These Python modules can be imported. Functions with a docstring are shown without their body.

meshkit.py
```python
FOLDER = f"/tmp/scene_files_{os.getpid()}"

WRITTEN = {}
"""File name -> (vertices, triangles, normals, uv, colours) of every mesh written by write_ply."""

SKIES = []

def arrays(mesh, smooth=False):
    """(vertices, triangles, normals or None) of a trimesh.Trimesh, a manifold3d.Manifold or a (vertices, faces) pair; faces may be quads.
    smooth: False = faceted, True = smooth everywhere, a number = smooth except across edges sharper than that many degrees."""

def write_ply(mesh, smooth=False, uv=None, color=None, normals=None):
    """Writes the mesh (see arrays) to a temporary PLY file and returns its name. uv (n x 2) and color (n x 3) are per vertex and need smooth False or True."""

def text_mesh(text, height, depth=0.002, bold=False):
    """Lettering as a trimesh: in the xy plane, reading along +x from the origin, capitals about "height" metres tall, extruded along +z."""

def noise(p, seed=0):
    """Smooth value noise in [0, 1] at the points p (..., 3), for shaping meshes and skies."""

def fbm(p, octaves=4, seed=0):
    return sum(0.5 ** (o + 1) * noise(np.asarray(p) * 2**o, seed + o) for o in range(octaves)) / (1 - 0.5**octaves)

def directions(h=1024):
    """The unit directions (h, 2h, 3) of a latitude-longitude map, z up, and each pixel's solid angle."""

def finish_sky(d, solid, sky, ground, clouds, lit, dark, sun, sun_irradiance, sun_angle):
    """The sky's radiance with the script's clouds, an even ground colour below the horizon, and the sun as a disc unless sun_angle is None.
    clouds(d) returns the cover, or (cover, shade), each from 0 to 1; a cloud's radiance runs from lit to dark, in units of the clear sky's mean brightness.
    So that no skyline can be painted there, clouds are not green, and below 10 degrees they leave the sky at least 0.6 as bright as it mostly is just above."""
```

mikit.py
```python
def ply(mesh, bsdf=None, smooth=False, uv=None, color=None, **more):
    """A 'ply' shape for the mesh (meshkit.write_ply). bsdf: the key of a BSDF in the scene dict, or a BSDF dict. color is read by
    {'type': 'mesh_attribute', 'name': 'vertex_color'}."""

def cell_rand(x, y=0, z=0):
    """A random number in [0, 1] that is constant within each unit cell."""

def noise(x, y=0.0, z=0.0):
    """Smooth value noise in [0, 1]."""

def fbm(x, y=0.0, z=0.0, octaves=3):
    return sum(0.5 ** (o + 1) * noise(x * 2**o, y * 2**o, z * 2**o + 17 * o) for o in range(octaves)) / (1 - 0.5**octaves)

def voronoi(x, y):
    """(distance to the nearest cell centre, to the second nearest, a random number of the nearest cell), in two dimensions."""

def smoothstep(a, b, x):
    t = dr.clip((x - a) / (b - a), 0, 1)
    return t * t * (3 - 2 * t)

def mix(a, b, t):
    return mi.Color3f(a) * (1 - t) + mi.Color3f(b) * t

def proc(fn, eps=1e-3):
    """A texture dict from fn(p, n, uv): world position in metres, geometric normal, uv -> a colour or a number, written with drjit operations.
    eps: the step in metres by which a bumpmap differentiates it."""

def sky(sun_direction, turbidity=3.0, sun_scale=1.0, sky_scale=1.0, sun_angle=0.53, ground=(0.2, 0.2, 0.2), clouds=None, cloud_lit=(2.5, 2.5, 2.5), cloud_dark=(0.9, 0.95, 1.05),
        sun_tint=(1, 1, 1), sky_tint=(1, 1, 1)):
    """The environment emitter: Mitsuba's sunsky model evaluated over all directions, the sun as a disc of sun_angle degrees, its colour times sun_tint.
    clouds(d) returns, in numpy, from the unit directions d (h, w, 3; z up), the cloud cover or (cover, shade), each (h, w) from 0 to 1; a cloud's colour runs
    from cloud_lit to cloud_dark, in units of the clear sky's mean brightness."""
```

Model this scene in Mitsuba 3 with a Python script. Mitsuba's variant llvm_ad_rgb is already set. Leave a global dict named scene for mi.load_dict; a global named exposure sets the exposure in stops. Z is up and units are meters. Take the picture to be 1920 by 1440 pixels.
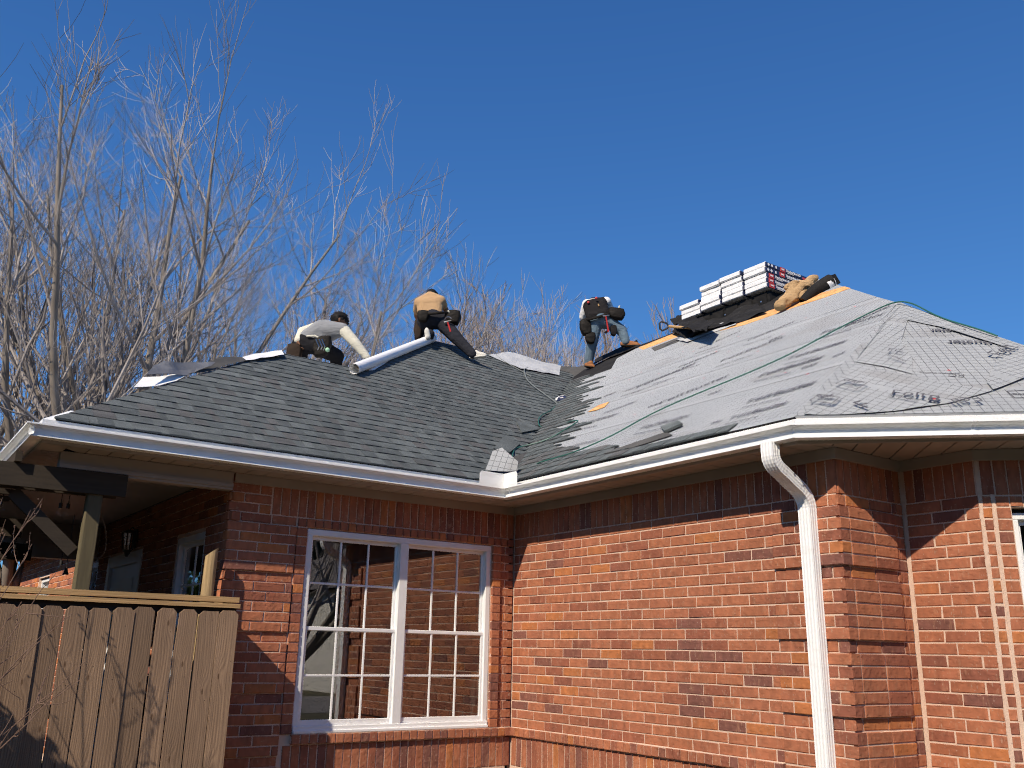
import math, numpy as np, trimesh, drjit as dr, mitsuba as mi, mikit, meshkit
import manifold3d as m3
from shapely.geometry import Polygon, box as sbox
from shapely import affinity
T = mi.ScalarTransform4f
scene, labels = {}, {}
rng = np.random.default_rng(7)
A = lambda *v: np.array(v, float)
nrm = lambda v: np.asarray(v, float) / np.linalg.norm(v)

# ------------------------------------------------------------------ camera, sky, exposure
# z = 0 is the top of the brick sill band; the ground lies 0.78 m below it
GZ = -0.78
CAM = A(-5.22583, -7.35816, 0.68331)
FW, RT, UP = A(.551254, .786262, .279124), A(.815333, -.578655, .019773), A(-.177063, -.216679, .960052)
F_PX = 1721.73                                                    # focal length for a frame 1920 wide
scene['camera'] = {'type': 'perspective', 'fov': math.degrees(2 * math.atan(960 / F_PX)), 'fov_axis': 'x', 'near_clip': 0.05, 'far_clip': 900.0,
                   'to_world': T().look_at(origin=CAM.tolist(), target=(CAM + FW).tolist(), up=UP.tolist())}
scene['sky_light'] = mikit.sky([-1, -.485, .886], turbidity=2.0, sky_scale=0.92, ground=(.05, .045, .035), sky_tint=(.49, .88, 1.30), sun_tint=(.94, 1.0, 1.15))
exposure = 1.9


def ray(px, py):
    return FW + RT * (px - 960) / F_PX - UP * (py - 720) / F_PX


def hit(px, py, n, k):
    d = ray(px, py)
    return CAM + d * ((k - A(*n) @ CAM) / (A(*n) @ d))


def at(px, py, depth):
    return CAM + ray(px, py) * depth


def toframe(p):
    d = np.asarray(p) - CAM
    z = d @ FW
    return 960 + F_PX * (d @ RT) / z, 720 - F_PX * (d @ UP) / z, z


# ------------------------------------------------------------------ keys and labels
used = {}


def key(base):
    used[base] = used.get(base, -1) + 1
    return base if used[base] == 0 else f'{base}_{used[base]:03d}'


def tag(k, label, category=None, group=None, kind=None):
    labels[k] = {a: b for a, b in (('label', label), ('category', category), ('group', group), ('kind', kind)) if b}
    return k


# ------------------------------------------------------------------ mesh helpers
class MB:
    def __init__(s):
        s.v, s.f, s.uv, s.n = [], [], [], 0

    def add(s, v, f, uv=None):
        v = np.asarray(v, float)
        s.v.append(v); s.f.append(np.asarray(f, int) + s.n); s.n += len(v)
        s.uv.append(np.zeros((len(v), 2)) if uv is None else np.asarray(uv, float))

    def arr(s):
        return np.vstack(s.v), np.vstack(s.f)

    def shape(s, bsdf, smooth=False, uv=False, **more):
        v, f = s.arr()
        if uv:
            return mikit.ply((v, f), bsdf, smooth=bool(smooth), uv=np.vstack(s.uv), **more)
        return mikit.ply(trimesh.Trimesh(v, f, process=False), bsdf, smooth=smooth, **more)

    def put(s, base, bsdf, smooth=False, uv=False, kind=None, label=None):
        k = key(base)
        scene[k] = s.shape(bsdf, smooth, uv)
        if kind or label:
            tag(k, label, kind=kind)
        return k


BOXF = np.array([[0, 3, 2], [0, 2, 1], [4, 5, 6], [4, 6, 7], [0, 1, 5], [0, 5, 4], [1, 2, 6], [1, 6, 5], [2, 3, 7], [2, 7, 6], [3, 0, 4], [3, 4, 7]])


def hexa(mb, c8, uv=None):
    """corners: bottom ring 0-3 counter-clockwise seen from the top ring 4-7"""
    mb.add(c8, BOXF, uv)


def obox(mb, O, X, Y, Z):
    """a block spanned by the right-handed edge vectors X, Y, Z"""
    O, X, Y, Z = map(np.asarray, (O, X, Y, Z))
    hexa(mb, [O, O + X, O + X + Y, O + Y, O + Z, O + X + Z, O + X + Y + Z, O + Y + Z])


def abox(mb, x0, x1, y0, y1, z0, z1):
    obox(mb, A(x0, y0, z0), A(x1 - x0, 0, 0), A(0, y1 - y0, 0), A(0, 0, z1 - z0))


_s = np.array([[x, y, z] for x in (-1, 1) for y in (-1, 1) for z in (-1, 1)], float)
_cb = np.vstack([_s * (1 - .1 * (1 - np.eye(3)[k])) for k in range(3)])
_hull = trimesh.convex.convex_hull(_cb)
_cbmap = np.argmin(np.linalg.norm(_cb[:, None] - np.array(_hull.vertices)[None], axis=2), axis=0)
_cbf = _cbmap[np.array(_hull.faces)]


def cbox(mb, C, X, Y, Z, ch=.004, uv=None, jit=0):
    """a block with chamfered edges: centre C, half-edge vectors X, Y, Z"""
    X, Y, Z = map(np.asarray, (X, Y, Z))
    L = [np.linalg.norm(a) for a in (X, Y, Z)]
    q = np.vstack([_s * (1 - np.minimum(.8, ch / np.array(L)) * (1 - np.eye(3)[k])) for k in range(3)])
    v = C + q[:, :1] * X + q[:, 1:2] * Y + q[:, 2:] * Z
    if jit:
        v = v + rng.normal(0, jit, (1, 3)) + rng.normal(0, jit * .4, v.shape)
    mb.add(v, _cbf, uv)


def tube(mb, pts, rad, sides=6, cap=True):
    p = np.asarray(pts, float)
    rad = np.broadcast_to(rad, (len(p),))
    t = np.gradient(p, axis=0)
    t /= np.linalg.norm(t, axis=1, keepdims=True) + 1e-12
    a = np.cross(t[0], [0, 0, 1.] if abs(t[0][2]) < .9 else [1., 0, 0])
    R = []
    for i in range(len(p)):
        a = a - t[i] * (a @ t[i]); a /= np.linalg.norm(a) + 1e-12
        R.append((a, np.cross(t[i], a)))
    ang = np.arange(sides) * 2 * np.pi / sides
    v = np.vstack([p[i] + rad[i] * (np.cos(ang)[:, None] * R[i][0] + np.sin(ang)[:, None] * R[i][1]) for i in range(len(p))])
    i, j = np.meshgrid(np.arange(len(p) - 1), np.arange(sides), indexing='ij')
    q = np.stack([i * sides + j, i * sides + (j + 1) % sides, (i + 1) * sides + (j + 1) % sides, (i + 1) * sides + j], -1).reshape(-1, 4)
    f = np.vstack([q[:, [0, 1, 2]], q[:, [0, 2, 3]]])
    if cap:
        n = len(v); v = np.vstack([v, p[0], p[-1]]); k = np.arange(sides); e = (len(p) - 1) * sides
        f = np.vstack([f, np.stack([k * 0 + n, (k + 1) % sides, k], 1), np.stack([k * 0 + n + 1, e + k, e + (k + 1) % sides], 1)])
    mb.add(v, f)


def spline(pts, n=40):
    from scipy.interpolate import CubicSpline
    p = np.asarray(pts, float)
    t = np.r_[0, np.cumsum(np.linalg.norm(np.diff(p, axis=0), axis=1))]
    return CubicSpline(t, p)(np.linspace(0, t[-1], n))


def ring2d(poly):
    return np.array(poly.exterior.coords)[:-1]


def slab(mb, poly, fn_top, fn_bot, uvf=None):
    """the 2-D polygon (shapely) as a thin solid; fn_* map (n,2) plane points to 3-D"""
    if poly.is_empty or poly.area < 1e-6:
        return
    for g in getattr(poly, 'geoms', [poly]):
        if g.geom_type != 'Polygon' or g.area < 1e-6:
            continue
        g = g.simplify(0)
        if g.exterior.is_ccw is False:
            g = Polygon(g.exterior.coords[::-1], [h.coords for h in g.interiors])
        v2, f2 = trimesh.creation.triangulate_polygon(g, engine='earcut')
        v2, f2 = np.asarray(v2)[:, :2], np.asarray(f2)
        a, b, c = v2[f2[:, 0]], v2[f2[:, 1]], v2[f2[:, 2]]
        flip = ((b - a)[:, 0] * (c - a)[:, 1] - (b - a)[:, 1] * (c - a)[:, 0]) < 0
        f2[flip] = f2[flip][:, ::-1]
        u = (lambda q: None) if uvf is None else uvf
        mb.add(fn_top(v2), f2, u(v2)); mb.add(fn_bot(v2), f2[:, ::-1], u(v2))
        for r in [g.exterior, *g.interiors]:
            q = np.array(r.coords)[:-1]; n = len(q); i = np.arange(n); j = (i + 1) % n
            mb.add(np.vstack([fn_bot(q), fn_top(q)]), np.vstack([np.stack([i, j, j + n], 1), np.stack([i, j + n, i + n], 1)]), None if uvf is None else np.vstack([u(q), u(q)]))


def sweep(mb, prof, path, i0=0, i1=None):
    """a closed profile [(d outward, z)] run along the plan path, mitred at its corners; outward is to the right of the direction of travel"""
    path = np.asarray(path, float); prof = np.asarray(prof, float); N = len(path)
    i1 = N - 1 if i1 is None else i1
    seg = [nrm(path[i + 1] - path[i]) for i in range(N - 1)]
    rn = [A(s[1], -s[0]) for s in seg]
    rows = []
    for i in range(i0, i1 + 1):
        a, b = rn[max(i - 1, 0)], rn[min(i, N - 2)]
        m = nrm(a + b); m = m / (m @ b)
        rows.append(np.c_[path[i] + prof[:, :1] * m, prof[:, 1]])
    n = len(prof); v = np.vstack(rows)
    i, j = np.meshgrid(np.arange(len(rows) - 1), np.arange(n), indexing='ij')
    q = np.stack([i * n + j, i * n + (j + 1) % n, (i + 1) * n + (j + 1) % n, (i + 1) * n + j], -1).reshape(-1, 4)
    area = np.sum(prof[:, 0] * np.roll(prof[:, 1], -1) - np.roll(prof[:, 0], -1) * prof[:, 1])
    f = np.vstack([q[:, [0, 1, 2]], q[:, [0, 2, 3]]])
    pv, pf = trimesh.creation.triangulate_polygon(Polygon(prof), engine='earcut')
    idx = np.argmin(np.linalg.norm(np.asarray(pv)[:, None, :2] - prof[None], axis=2), axis=1)
    pf = idx[np.asarray(pf)]
    f = np.vstack([f, pf, pf[:, ::-1] + (len(rows) - 1) * n])
    tm = trimesh.Trimesh(v, f, process=False)
    if tm.volume < 0:
        f = f[:, ::-1]
    mb.add(v, f)


# ------------------------------------------------------------------ materials
N_, F_, V_, C_, S_, MX = mikit.noise, mikit.fbm, mikit.voronoi, mikit.cell_rand, mikit.smoothstep, mikit.mix
P = mikit.proc


def mat(k, color, rough=.8, bump=None, bscale=.002, spec=.5, eps=1e-3, two=True, **more):
    b = {'type': 'principled', 'base_color': P(color) if callable(color) else {'type': 'rgb', 'value': list(color)}, 'roughness': rough, 'specular': spec, **more}
    if bump:
        b = {'type': 'bumpmap', 'tex': P(bump, eps), 'scale': bscale, 'nested': b}
    scene[k] = {'type': 'twosided', 'nested': b} if two else b
    return k


def brick_col(p, n, uv):
    i = dr.floor(uv.x * .1); r = C_(i, 1, 3); r2 = C_(i, 5, 9)
    c = MX([.325, .116, .060], [.365, .130, .062], C_(i, 2, 2))
    c = MX(c, [.255, .085, .047], S_(.55, .80, r))
    c = MX(c, [.17, .070, .053], S_(.88, .95, r) * .85)
    c = MX(c, [.40, .140, .048], S_(.90, .95, r2))
    h = (p.x - p.y) * .75; o = i * 3.1
    c = c * (.66 + .68 * F_(h * 36 + o, p.z * 15, p.x * 20 + o, 3))
    c = c * (.84 + .32 * F_(p.x * 1.3, p.y * 1.3, p.z * 1.1, 4))
    sand = S_(.60, .75, F_(h * 55 + 9 + o, p.z * 18, p.y * 30, 3))
    c = MX(c, [.40, .21, .12], sand * .28)
    c = MX(c, [.46, .34, .25], S_(.80, .90, N_(h * 95 + o, p.z * 70, p.y * 60)) * .35)
    return c


def brick_bump(p, n, uv):
    i = dr.floor(uv.x * .1)
    return F_(p.x * 110 + i, p.y * 110, p.z * 60, 3) + .8 * S_(.6, .75, N_(p.x * 45, p.y * 45, p.z * 40 + i))


mat('brick_face', brick_col, .88, brick_bump, .0022)
mat('mortar', lambda p, n, uv: MX([.54, .385, .29], [.64, .475, .365], F_(p.x * 30, p.y * 30, p.z * 30, 3)), .95, lambda p, n, uv: F_(p.x * 150, p.y * 150, p.z * 150, 2), .002)
mat('white_paint', lambda p, n, uv: MX([.80, .81, .80], [.69, .685, .66], S_(.50, .80, F_(p.x * 7 + 2, p.y * 7, p.z * 22, 4)) * .6), .33)
mat('vinyl_white', lambda p, n, uv: MX([.79, .80, .80], [.70, .70, .69], F_(p.x * 5, p.y * 5, p.z * 5, 3)), .36)
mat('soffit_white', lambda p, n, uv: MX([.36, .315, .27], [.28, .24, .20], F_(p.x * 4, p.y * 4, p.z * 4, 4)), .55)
mat('gap_dark', [.012, .012, .013], .95)
mat('inside_dark', [.03, .026, .022], .95)
mat('metal_dark', [.03, .03, .032], .45)


def shingle_col(p, n, uv):
    i = dr.floor(uv.x * .1)
    c = MX([.064, .075, .079], [.100, .114, .117], C_(i, 3, 7))
    c = MX(c, [.084, .083, .084], S_(.78, .95, C_(i, 9, 1)) * .8)
    blend = F_(uv.x * 7, uv.y * 9, i, 2)
    g = C_(dr.floor(p.x * 420), dr.floor(p.y * 420), dr.floor(p.z * 420))
    c = c * (.72 + .5 * blend) * (.62 + .76 * g)
    c = c * (.80 + .40 * F_(p.x * 1.1, p.y * 1.1, p.z * 1.1, 3))
    return MX(c, [.26, .27, .27], S_(.975, .99, g) * .6)


mat('shingle_granule', shingle_col, .93, lambda p, n, uv: N_(p.x * 300, p.y * 300, p.z * 300), .0016, spec=.25)


def under_col(p, n, uv):
    u, v = uv.x, uv.y
    g = .06
    du = dr.abs(u / g - dr.floor(u / g) - .5) * g; dv = dr.abs(v / g - dr.floor(v / g) - .5) * g
    w = .0030
    line = dr.maximum(1 - S_(w * .6, w, dr.abs(du)), 1 - S_(w * .6, w, dr.abs(dv)))
    row = v / 1.06 - dr.floor(v / 1.06)
    line = line * S_(.05, .055, row)                                   # the plain selvedge of each roll
    c = MX([.285, .303, .314], [.35, .366, .376], F_(u * 2.2, v * 2.2, 1, 4))
    weave = .93 + .14 * N_(u * 260, v * 90)
    c = c * weave
    c = MX(c, [.22, .21, .20], S_(.62, .8, F_(u * 1.4 + 5, v * 4.5, 3, 4)) * .35)
    cu, cv = dr.floor(u / .36), dr.floor(v / .24)
    fu, fv = (u / .36 - cu) * .36, (v / .24 - cv) * .24
    r = dr.sqrt(dr.square(fu - .09) + dr.square(fv - .09))
    c = MX(c, [.60, .05, .06], (1 - S_(.011, .014, r)) * S_(.86, .87, C_(cu, cv, 5)) * .9)   # red nailing dots here and there
    return MX(c, [.055, .058, .065], line * .84)


mat('underlay', under_col, .62, lambda p, n, uv: F_(uv.x * 5, uv.y * 11, 2, 4) + .08 * N_(uv.x * 70, uv.y * 70), .010, spec=.2)
mat('underlay_plain', lambda p, n, uv: MX([.36, .375, .385], [.47, .48, .485], F_(p.x * 7, p.y * 7, p.z * 7, 4)), .6, lambda p, n, uv: F_(p.x * 16, p.y * 16, p.z * 16, 4), .012, spec=.3)
mat('underlay_white', lambda p, n, uv: MX([.66, .67, .67], [.78, .78, .77], F_(p.x * 9, p.y * 9, p.z * 9, 3)), .5)
mat('flap_grey', lambda p, n, uv: MX([.13, .135, .145], [.22, .225, .235], F_(p.x * 5, p.y * 5, p.z * 5, 3)), .6)
mat('print_ink', lambda p, n, uv: MX([.045, .045, .055], [.12, .12, .13], F_(p.x * 40, p.y * 40, p.z * 40, 3)), .7)
mat('print_red', [.52, .05, .05], .6)
mat('print_white', [.78, .78, .78], .6)


def osb_col(p, n, uv):
    a, b, r = V_(p.y * 16 + p.x * 4, p.x * 42 + p.z * 20)
    return MX([.40, .185, .062], [.66, .37, .15], r) * (.85 + .3 * F_(p.x * 60, p.y * 60, p.z * 60, 2))


mat('strand_board', osb_col, .85)
mat('black_felt', lambda p, n, uv: MX([.010, .010, .011], [.030, .029, .028], F_(p.x * 6, p.y * 6, p.z * 6, 4)), .75, lambda p, n, uv: F_(p.x * 14, p.y * 14, p.z * 14, 4), .02, spec=.1)
mat('grey_felt', lambda p, n, uv: MX([.045, .045, .045], [.085, .083, .078], F_(p.x * 6, p.y * 6, p.z * 6, 4)), .85, lambda p, n, uv: F_(p.x * 14, p.y * 14, p.z * 14, 4), .015)


def wood_fn(light, dark, across, s=1.0):
    def fn(p, n, uv):
        i = dr.floor(uv.x * .1)
        u, v = uv.x * s, uv.y * s
        kx, kv = C_(i, 2, 8) * .09 + .02, C_(i, 3, 1) * .5
        cell = dr.floor((v + kv) / .62)
        ky = (v + kv) / .62 - cell
        kk = C_(i, cell, 6) * .10 + .02
        fu = u - i * 10 * s
        d = dr.sqrt(dr.square((fu - kk) * 3.2) + dr.square((ky - .5) * .62 * 1.05))
        warp = F_(fu * 7, v * .8, i * 5.3, 3) * .075 + .035 * dr.exp(-dr.square(d * 9))
        ring = dr.sin((fu + warp) * 430) * .5 + .5
        fine = F_(fu * 330, v * 5, i, 3)
        c = MX(light, dark, dr.clip(.42 * ring + .75 * fine - .16, 0, 1))
        c = c * (.78 + .44 * C_(i, 4, 4)) * (.82 + .36 * F_(fu * 5, v * 2.2, i * 7, 3))
        c = MX(c, [.085, .045, .022], (1 - S_(.012, .030, d)) * .85)
        hole = dr.sqrt(dr.square(fu - .02 - .10 * C_(i, cell, 2)) + dr.square((ky - .2 - .6 * C_(i, cell, 12)) * .62))
        return MX(c, [.03, .018, .012], (1 - S_(.0028, .0042, hole)) * .9)
    return fn


mat('fence_wood', wood_fn([.30, .198, .125], [.112, .070, .043], 0), .88, lambda p, n, uv: F_(uv.x * 260, uv.y * 5, dr.floor(uv.x * .1), 3), .002)
mat('rail_wood', lambda p, n, uv: MX([.54, .355, .165], [.26, .15, .062], F_(p.x * 4, p.y * 60 + 3, p.z * 190, 3)) * (.8 + .4 * N_(p.x * 2, p.y * 9, p.z * 9)), .85, lambda p, n, uv: F_(p.x * 3, p.y * 90, p.z * 160, 3), .002)
mat('post_wood', lambda p, n, uv: MX([.46, .33, .17], [.20, .135, .065], F_(p.x * 80, p.y * 80, p.z * 4, 3)), .88, lambda p, n, uv: F_(p.x * 90, p.y * 90, p.z * 4, 3), .004)
mat('treated_wood', lambda p, n, uv: MX([.125, .105, .055], [.055, .045, .026], F_(p.x * 70, p.y * 70, p.z * 5, 3)), .88, lambda p, n, uv: F_(p.x * 90, p.y * 90, p.z * 4, 3), .003)
mat('stained_wood', lambda p, n, uv: MX([.045, .033, .021], [.020, .015, .010], F_(p.x * 6, p.y * 50, p.z * 60, 3)), .85)


def bark_col(p, n, uv):
    b = F_(p.x * 6, p.y * 6, p.z * 2.2, 3)
    c = MX([.33, .29, .245], [.12, .10, .082], b)
    return c * (.75 + .5 * N_(p.x * .8, p.y * .8, p.z * .5))


mat('bark', bark_col, .9)
mat('twig_bark', lambda p, n, uv: MX([.47, .43, .40], [.19, .165, .15], N_(p.x * 1.3, p.y * 1.3, p.z * 1.3)), .85)
mat('twig_far', lambda p, n, uv: MX([.34, .27, .21], [.22, .165, .125], N_(p.x * 1.3, p.y * 1.3, p.z * 1.3)), .9)
mat('shrub_twig', lambda p, n, uv: MX([.20, .125, .09], [.09, .055, .042], N_(p.x * 30, p.y * 30, p.z * 30)), .85)
scene['evergreen_leaf'] = {'type': 'principledthin', 'base_color': {'type': 'rgb', 'value': [.045, .075, .028]}, 'roughness': .7, 'diff_trans': .5}
mat('lawn', lambda p, n, uv: MX([.065, .055, .030], [.038, .038, .018], F_(p.x * 1.1, p.y * 1.1, 2, 5)) * (.7 + .6 * N_(p.x * 25, p.y * 25)), .95)
mat('concrete', lambda p, n, uv: MX([.16, .15, .14], [.11, .10, .09], F_(p.x * 2, p.y * 2, 0, 4)), .9)
mat('siding', [.55, .54, .49], .7)
mat('far_roof', [.10, .09, .085], .9)
scene['window_glass'] = {'type': 'thindielectric', 'int_ior': 2.15}
scene['bulb_glass'] = {'type': 'thindielectric', 'int_ior': 1.5}
cloth = lambda k, a, b, s=26, r=.9, bs=.010: mat(k, lambda p, n, uv: MX(a, b, F_(p.x * s, p.y * s, p.z * s, 3)), r, lambda p, n, uv: F_(p.x * 17, p.y * 17, p.z * 30, 3), bs, spec=.12)
cloth('skin', [.26, .135, .082], [.20, .10, .06], 12, .55, .001)
cloth('hair_black', [.010, .009, .009], [.022, .020, .019], 90, .6, .01)
cloth('shirt_grey', [.20, .21, .225], [.27, .28, .29])
cloth('sleeve_cream', [.55, .53, .43], [.68, .66, .55])
cloth('shirt_tan', [.40, .255, .135], [.47, .31, .17])
cloth('vest_black', [.011, .010, .011], [.026, .024, .024])
cloth('shirt_white', [.74, .73, .70], [.80, .79, .77])
cloth('trouser_black', [.010, .010, .012], [.024, .024, .027])
cloth('trouser_charcoal', [.017, .018, .023], [.034, .035, .043])
cloth('jeans', [.085, .135, .180], [.165, .225, .275], 14)
cloth('leather_black', [.007, .007, .006], [.022, .018, .015], 30, .6)
cloth('leather_brown', [.022, .015, .011], [.045, .030, .020], 30, .7)
cloth('shoe_brown', [.34, .15, .060], [.27, .115, .05], 30, .7)
cloth('shoe_white', [.70, .68, .60], [.58, .56, .50], 30, .6)
cloth('canvas_tan', [.37, .245, .125], [.45, .30, .16], 22, .95, .02)
mat('hammer_red', [.50, .035, .030], .4)
mat('steel', [.55, .55, .56], .3, metallic=1.0)
mat('wood_handle', [.42, .25, .10], .6)
mat('hose_green', lambda p, n, uv: MX([.020, .095, .075], [.030, .13, .10], N_(p.x * 9, p.y * 9, p.z * 9)), .45)
mat('hose_grey', [.17, .19, .185], .5)
mat('wrap_white', lambda p, n, uv: MX([.80, .80, .79], [.63, .62, .60], S_(.62, .80, F_(p.x * 14, p.y * 16, p.z * 22, 3)) * .5), .45, lambda p, n, uv: F_(p.x * 14, p.y * 20, p.z * 34, 3), .004)
mat('wrap_navy', lambda p, n, uv: MX([.020, .027, .070], [.036, .045, .10], F_(p.x * 12, p.y * 12, p.z * 30, 3)), .35, lambda p, n, uv: F_(p.x * 14, p.y * 20, p.z * 34, 3), .003)
mat('light_green', [.35, .62, .40], .5)

# ------------------------------------------------------------------ the setting: ground and street
mb = MB()
abox(mb, -160, 220, -220, 260, GZ - .3, GZ)
scene['ground'] = mb.shape('lawn'); tag('ground', 'dry winter lawn round the house', kind='structure')
mb = MB(); abox(mb, -100, 130, -20.5, -13.5, GZ - .1, GZ + .004)
scene['street'] = mb.shape('concrete'); tag('street', 'pale concrete street in front of the house', kind='structure')

mb = MB(); az = np.radians(np.linspace(78, 348, 150)); rows = []  # treeline ring out of view, placed to block horizon light and deepen the shade
for i, hz in enumerate((0, 2.5, 5, 7.5, 9)):
    rr = 33 + 6 * meshkit.noise(np.c_[az * 9, az * 0 + i, az * 0]) - i * .5
    rows.append(np.c_[CAM[0] + rr * np.sin(az), CAM[1] + rr * np.cos(az), GZ + hz * (.75 + .5 * meshkit.noise(np.c_[az * 14, az * 0 + 7, az * 0]))])
v = np.vstack(rows); i, j = np.meshgrid(np.arange(4), np.arange(149), indexing='ij'); q = np.stack([i * 150 + j, i * 150 + j + 1, (i + 1) * 150 + j + 1, (i + 1) * 150 + j], -1).reshape(-1, 4)
mb.add(v, np.vstack([q[:, [0, 1, 2]], q[:, [0, 2, 3]]]))
mat('treeline_green', [.022, .028, .014], .95)
scene['unseen_treeline'] = mb.shape('treeline_green', True); tag('unseen_treeline', 'dark evergreen ring out of view, placed to cut low sky light on the house', 'trees', kind='stuff')

# ------------------------------------------------------------------ house: walls and bricks
H = 'brick_house'
tag(H, 'red brick house with white gutters and a hip roof half covered in dark new shingles', 'house')
Z0, CR, J = .016, .078, .010
zc = lambda n: Z0 + n * CR
PR = .020                                                          # how far quoins stand proud
ZS = 1.985                                                          # top of the brickwork (behind the frieze board)
WALLS = {'w1': (A(-2.81, 0), A(1, 0), A(0, -1), 2.81), 'w2': (A(0, 0), A(0, -1), A(-1, 0), 3.673), 'w3': (A(0, -3.673), A(1, 0), A(0, -1), .736),
         'w4': (A(.736, -3.673), A(0, -1), A(-1, 0), .545), 'w5': (A(.736, -4.218), A(.70711, -.70711), A(-.70711, -.70711), 1.128),
         'w6': (A(1.534, -5.016), A(1, 0), A(0, -1), 3.0)}
bricks = []                                                         # (wall, u0, u1, v0, v1, back, front)


def b_(w, u0, u1, v0, v1, front=0., back=-.075):
    if u1 - u0 > .018 and v1 - v0 > .015:
        bricks.append((w, u0, u1, v0, v1, back, front + abs(rng.normal(0, .0013)) + .0006))


def course(w, n, u0, u1, off=0., front=0., L=.254, vtop=None):
    v0, v1 = zc(n), zc(n + 1) - J
    if vtop: v1 = min(v1, vtop)
    u = u0 - (off % L)
    while u < u1 - .012:
        a, b = max(u, u0), min(u + L - J, u1)
        if b - a > .03:
            b_(w, a, b, v0, v1, front)
        u += L


def upright(w, u0, u1, v0, v1, front=0., pitch=.077):
    k = max(1, round((u1 - u0) / pitch)); s = (u1 - u0) / k
    for i in range(k):
        b_(w, u0 + i * s + J * .45, u0 + (i + 1) * s - J * .45, v0, v1 - rng.uniform(0, .003), front)


block = lambda n: (n - 16) % 6 != 5                                # quoin blocks: five courses proud, one back
NB = -4
for n in range(NB, 22):                                            # wall with the big window
    f = PR if block(n) else 0.
    e = n % 2
    if e == 0:
        b_('w1', -.02, .234, zc(n), zc(n + 1) - J, f); b_('w1', .244, .498, zc(n), zc(n + 1) - J, f); b_('w1', .508, .562, zc(n), zc(n + 1) - J, f)
    else:
        b_('w1', -.02, .078, zc(n), zc(n + 1) - J, f); b_('w1', .088, .342, zc(n), zc(n + 1) - J, f); b_('w1', .352, .562, zc(n), zc(n + 1) - J, f)
    if n >= 0 and n < 21:
        b_('w1', .574, .664, zc(n), zc(n + 1) - J, .012); b_('w1', 2.553, 2.643, zc(n), zc(n + 1) - J, .022)
        if n % 2: b_('w1', 2.658, 2.80, zc(n), zc(n + 1) - J)
        else: b_('w1', 2.658, 2.70, zc(n), zc(n + 1) - J); b_('w1', 2.71, 2.80, zc(n), zc(n + 1) - J)
upright('w1', .574, 2.80, zc(21), zc(22) - J, .010)
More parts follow.
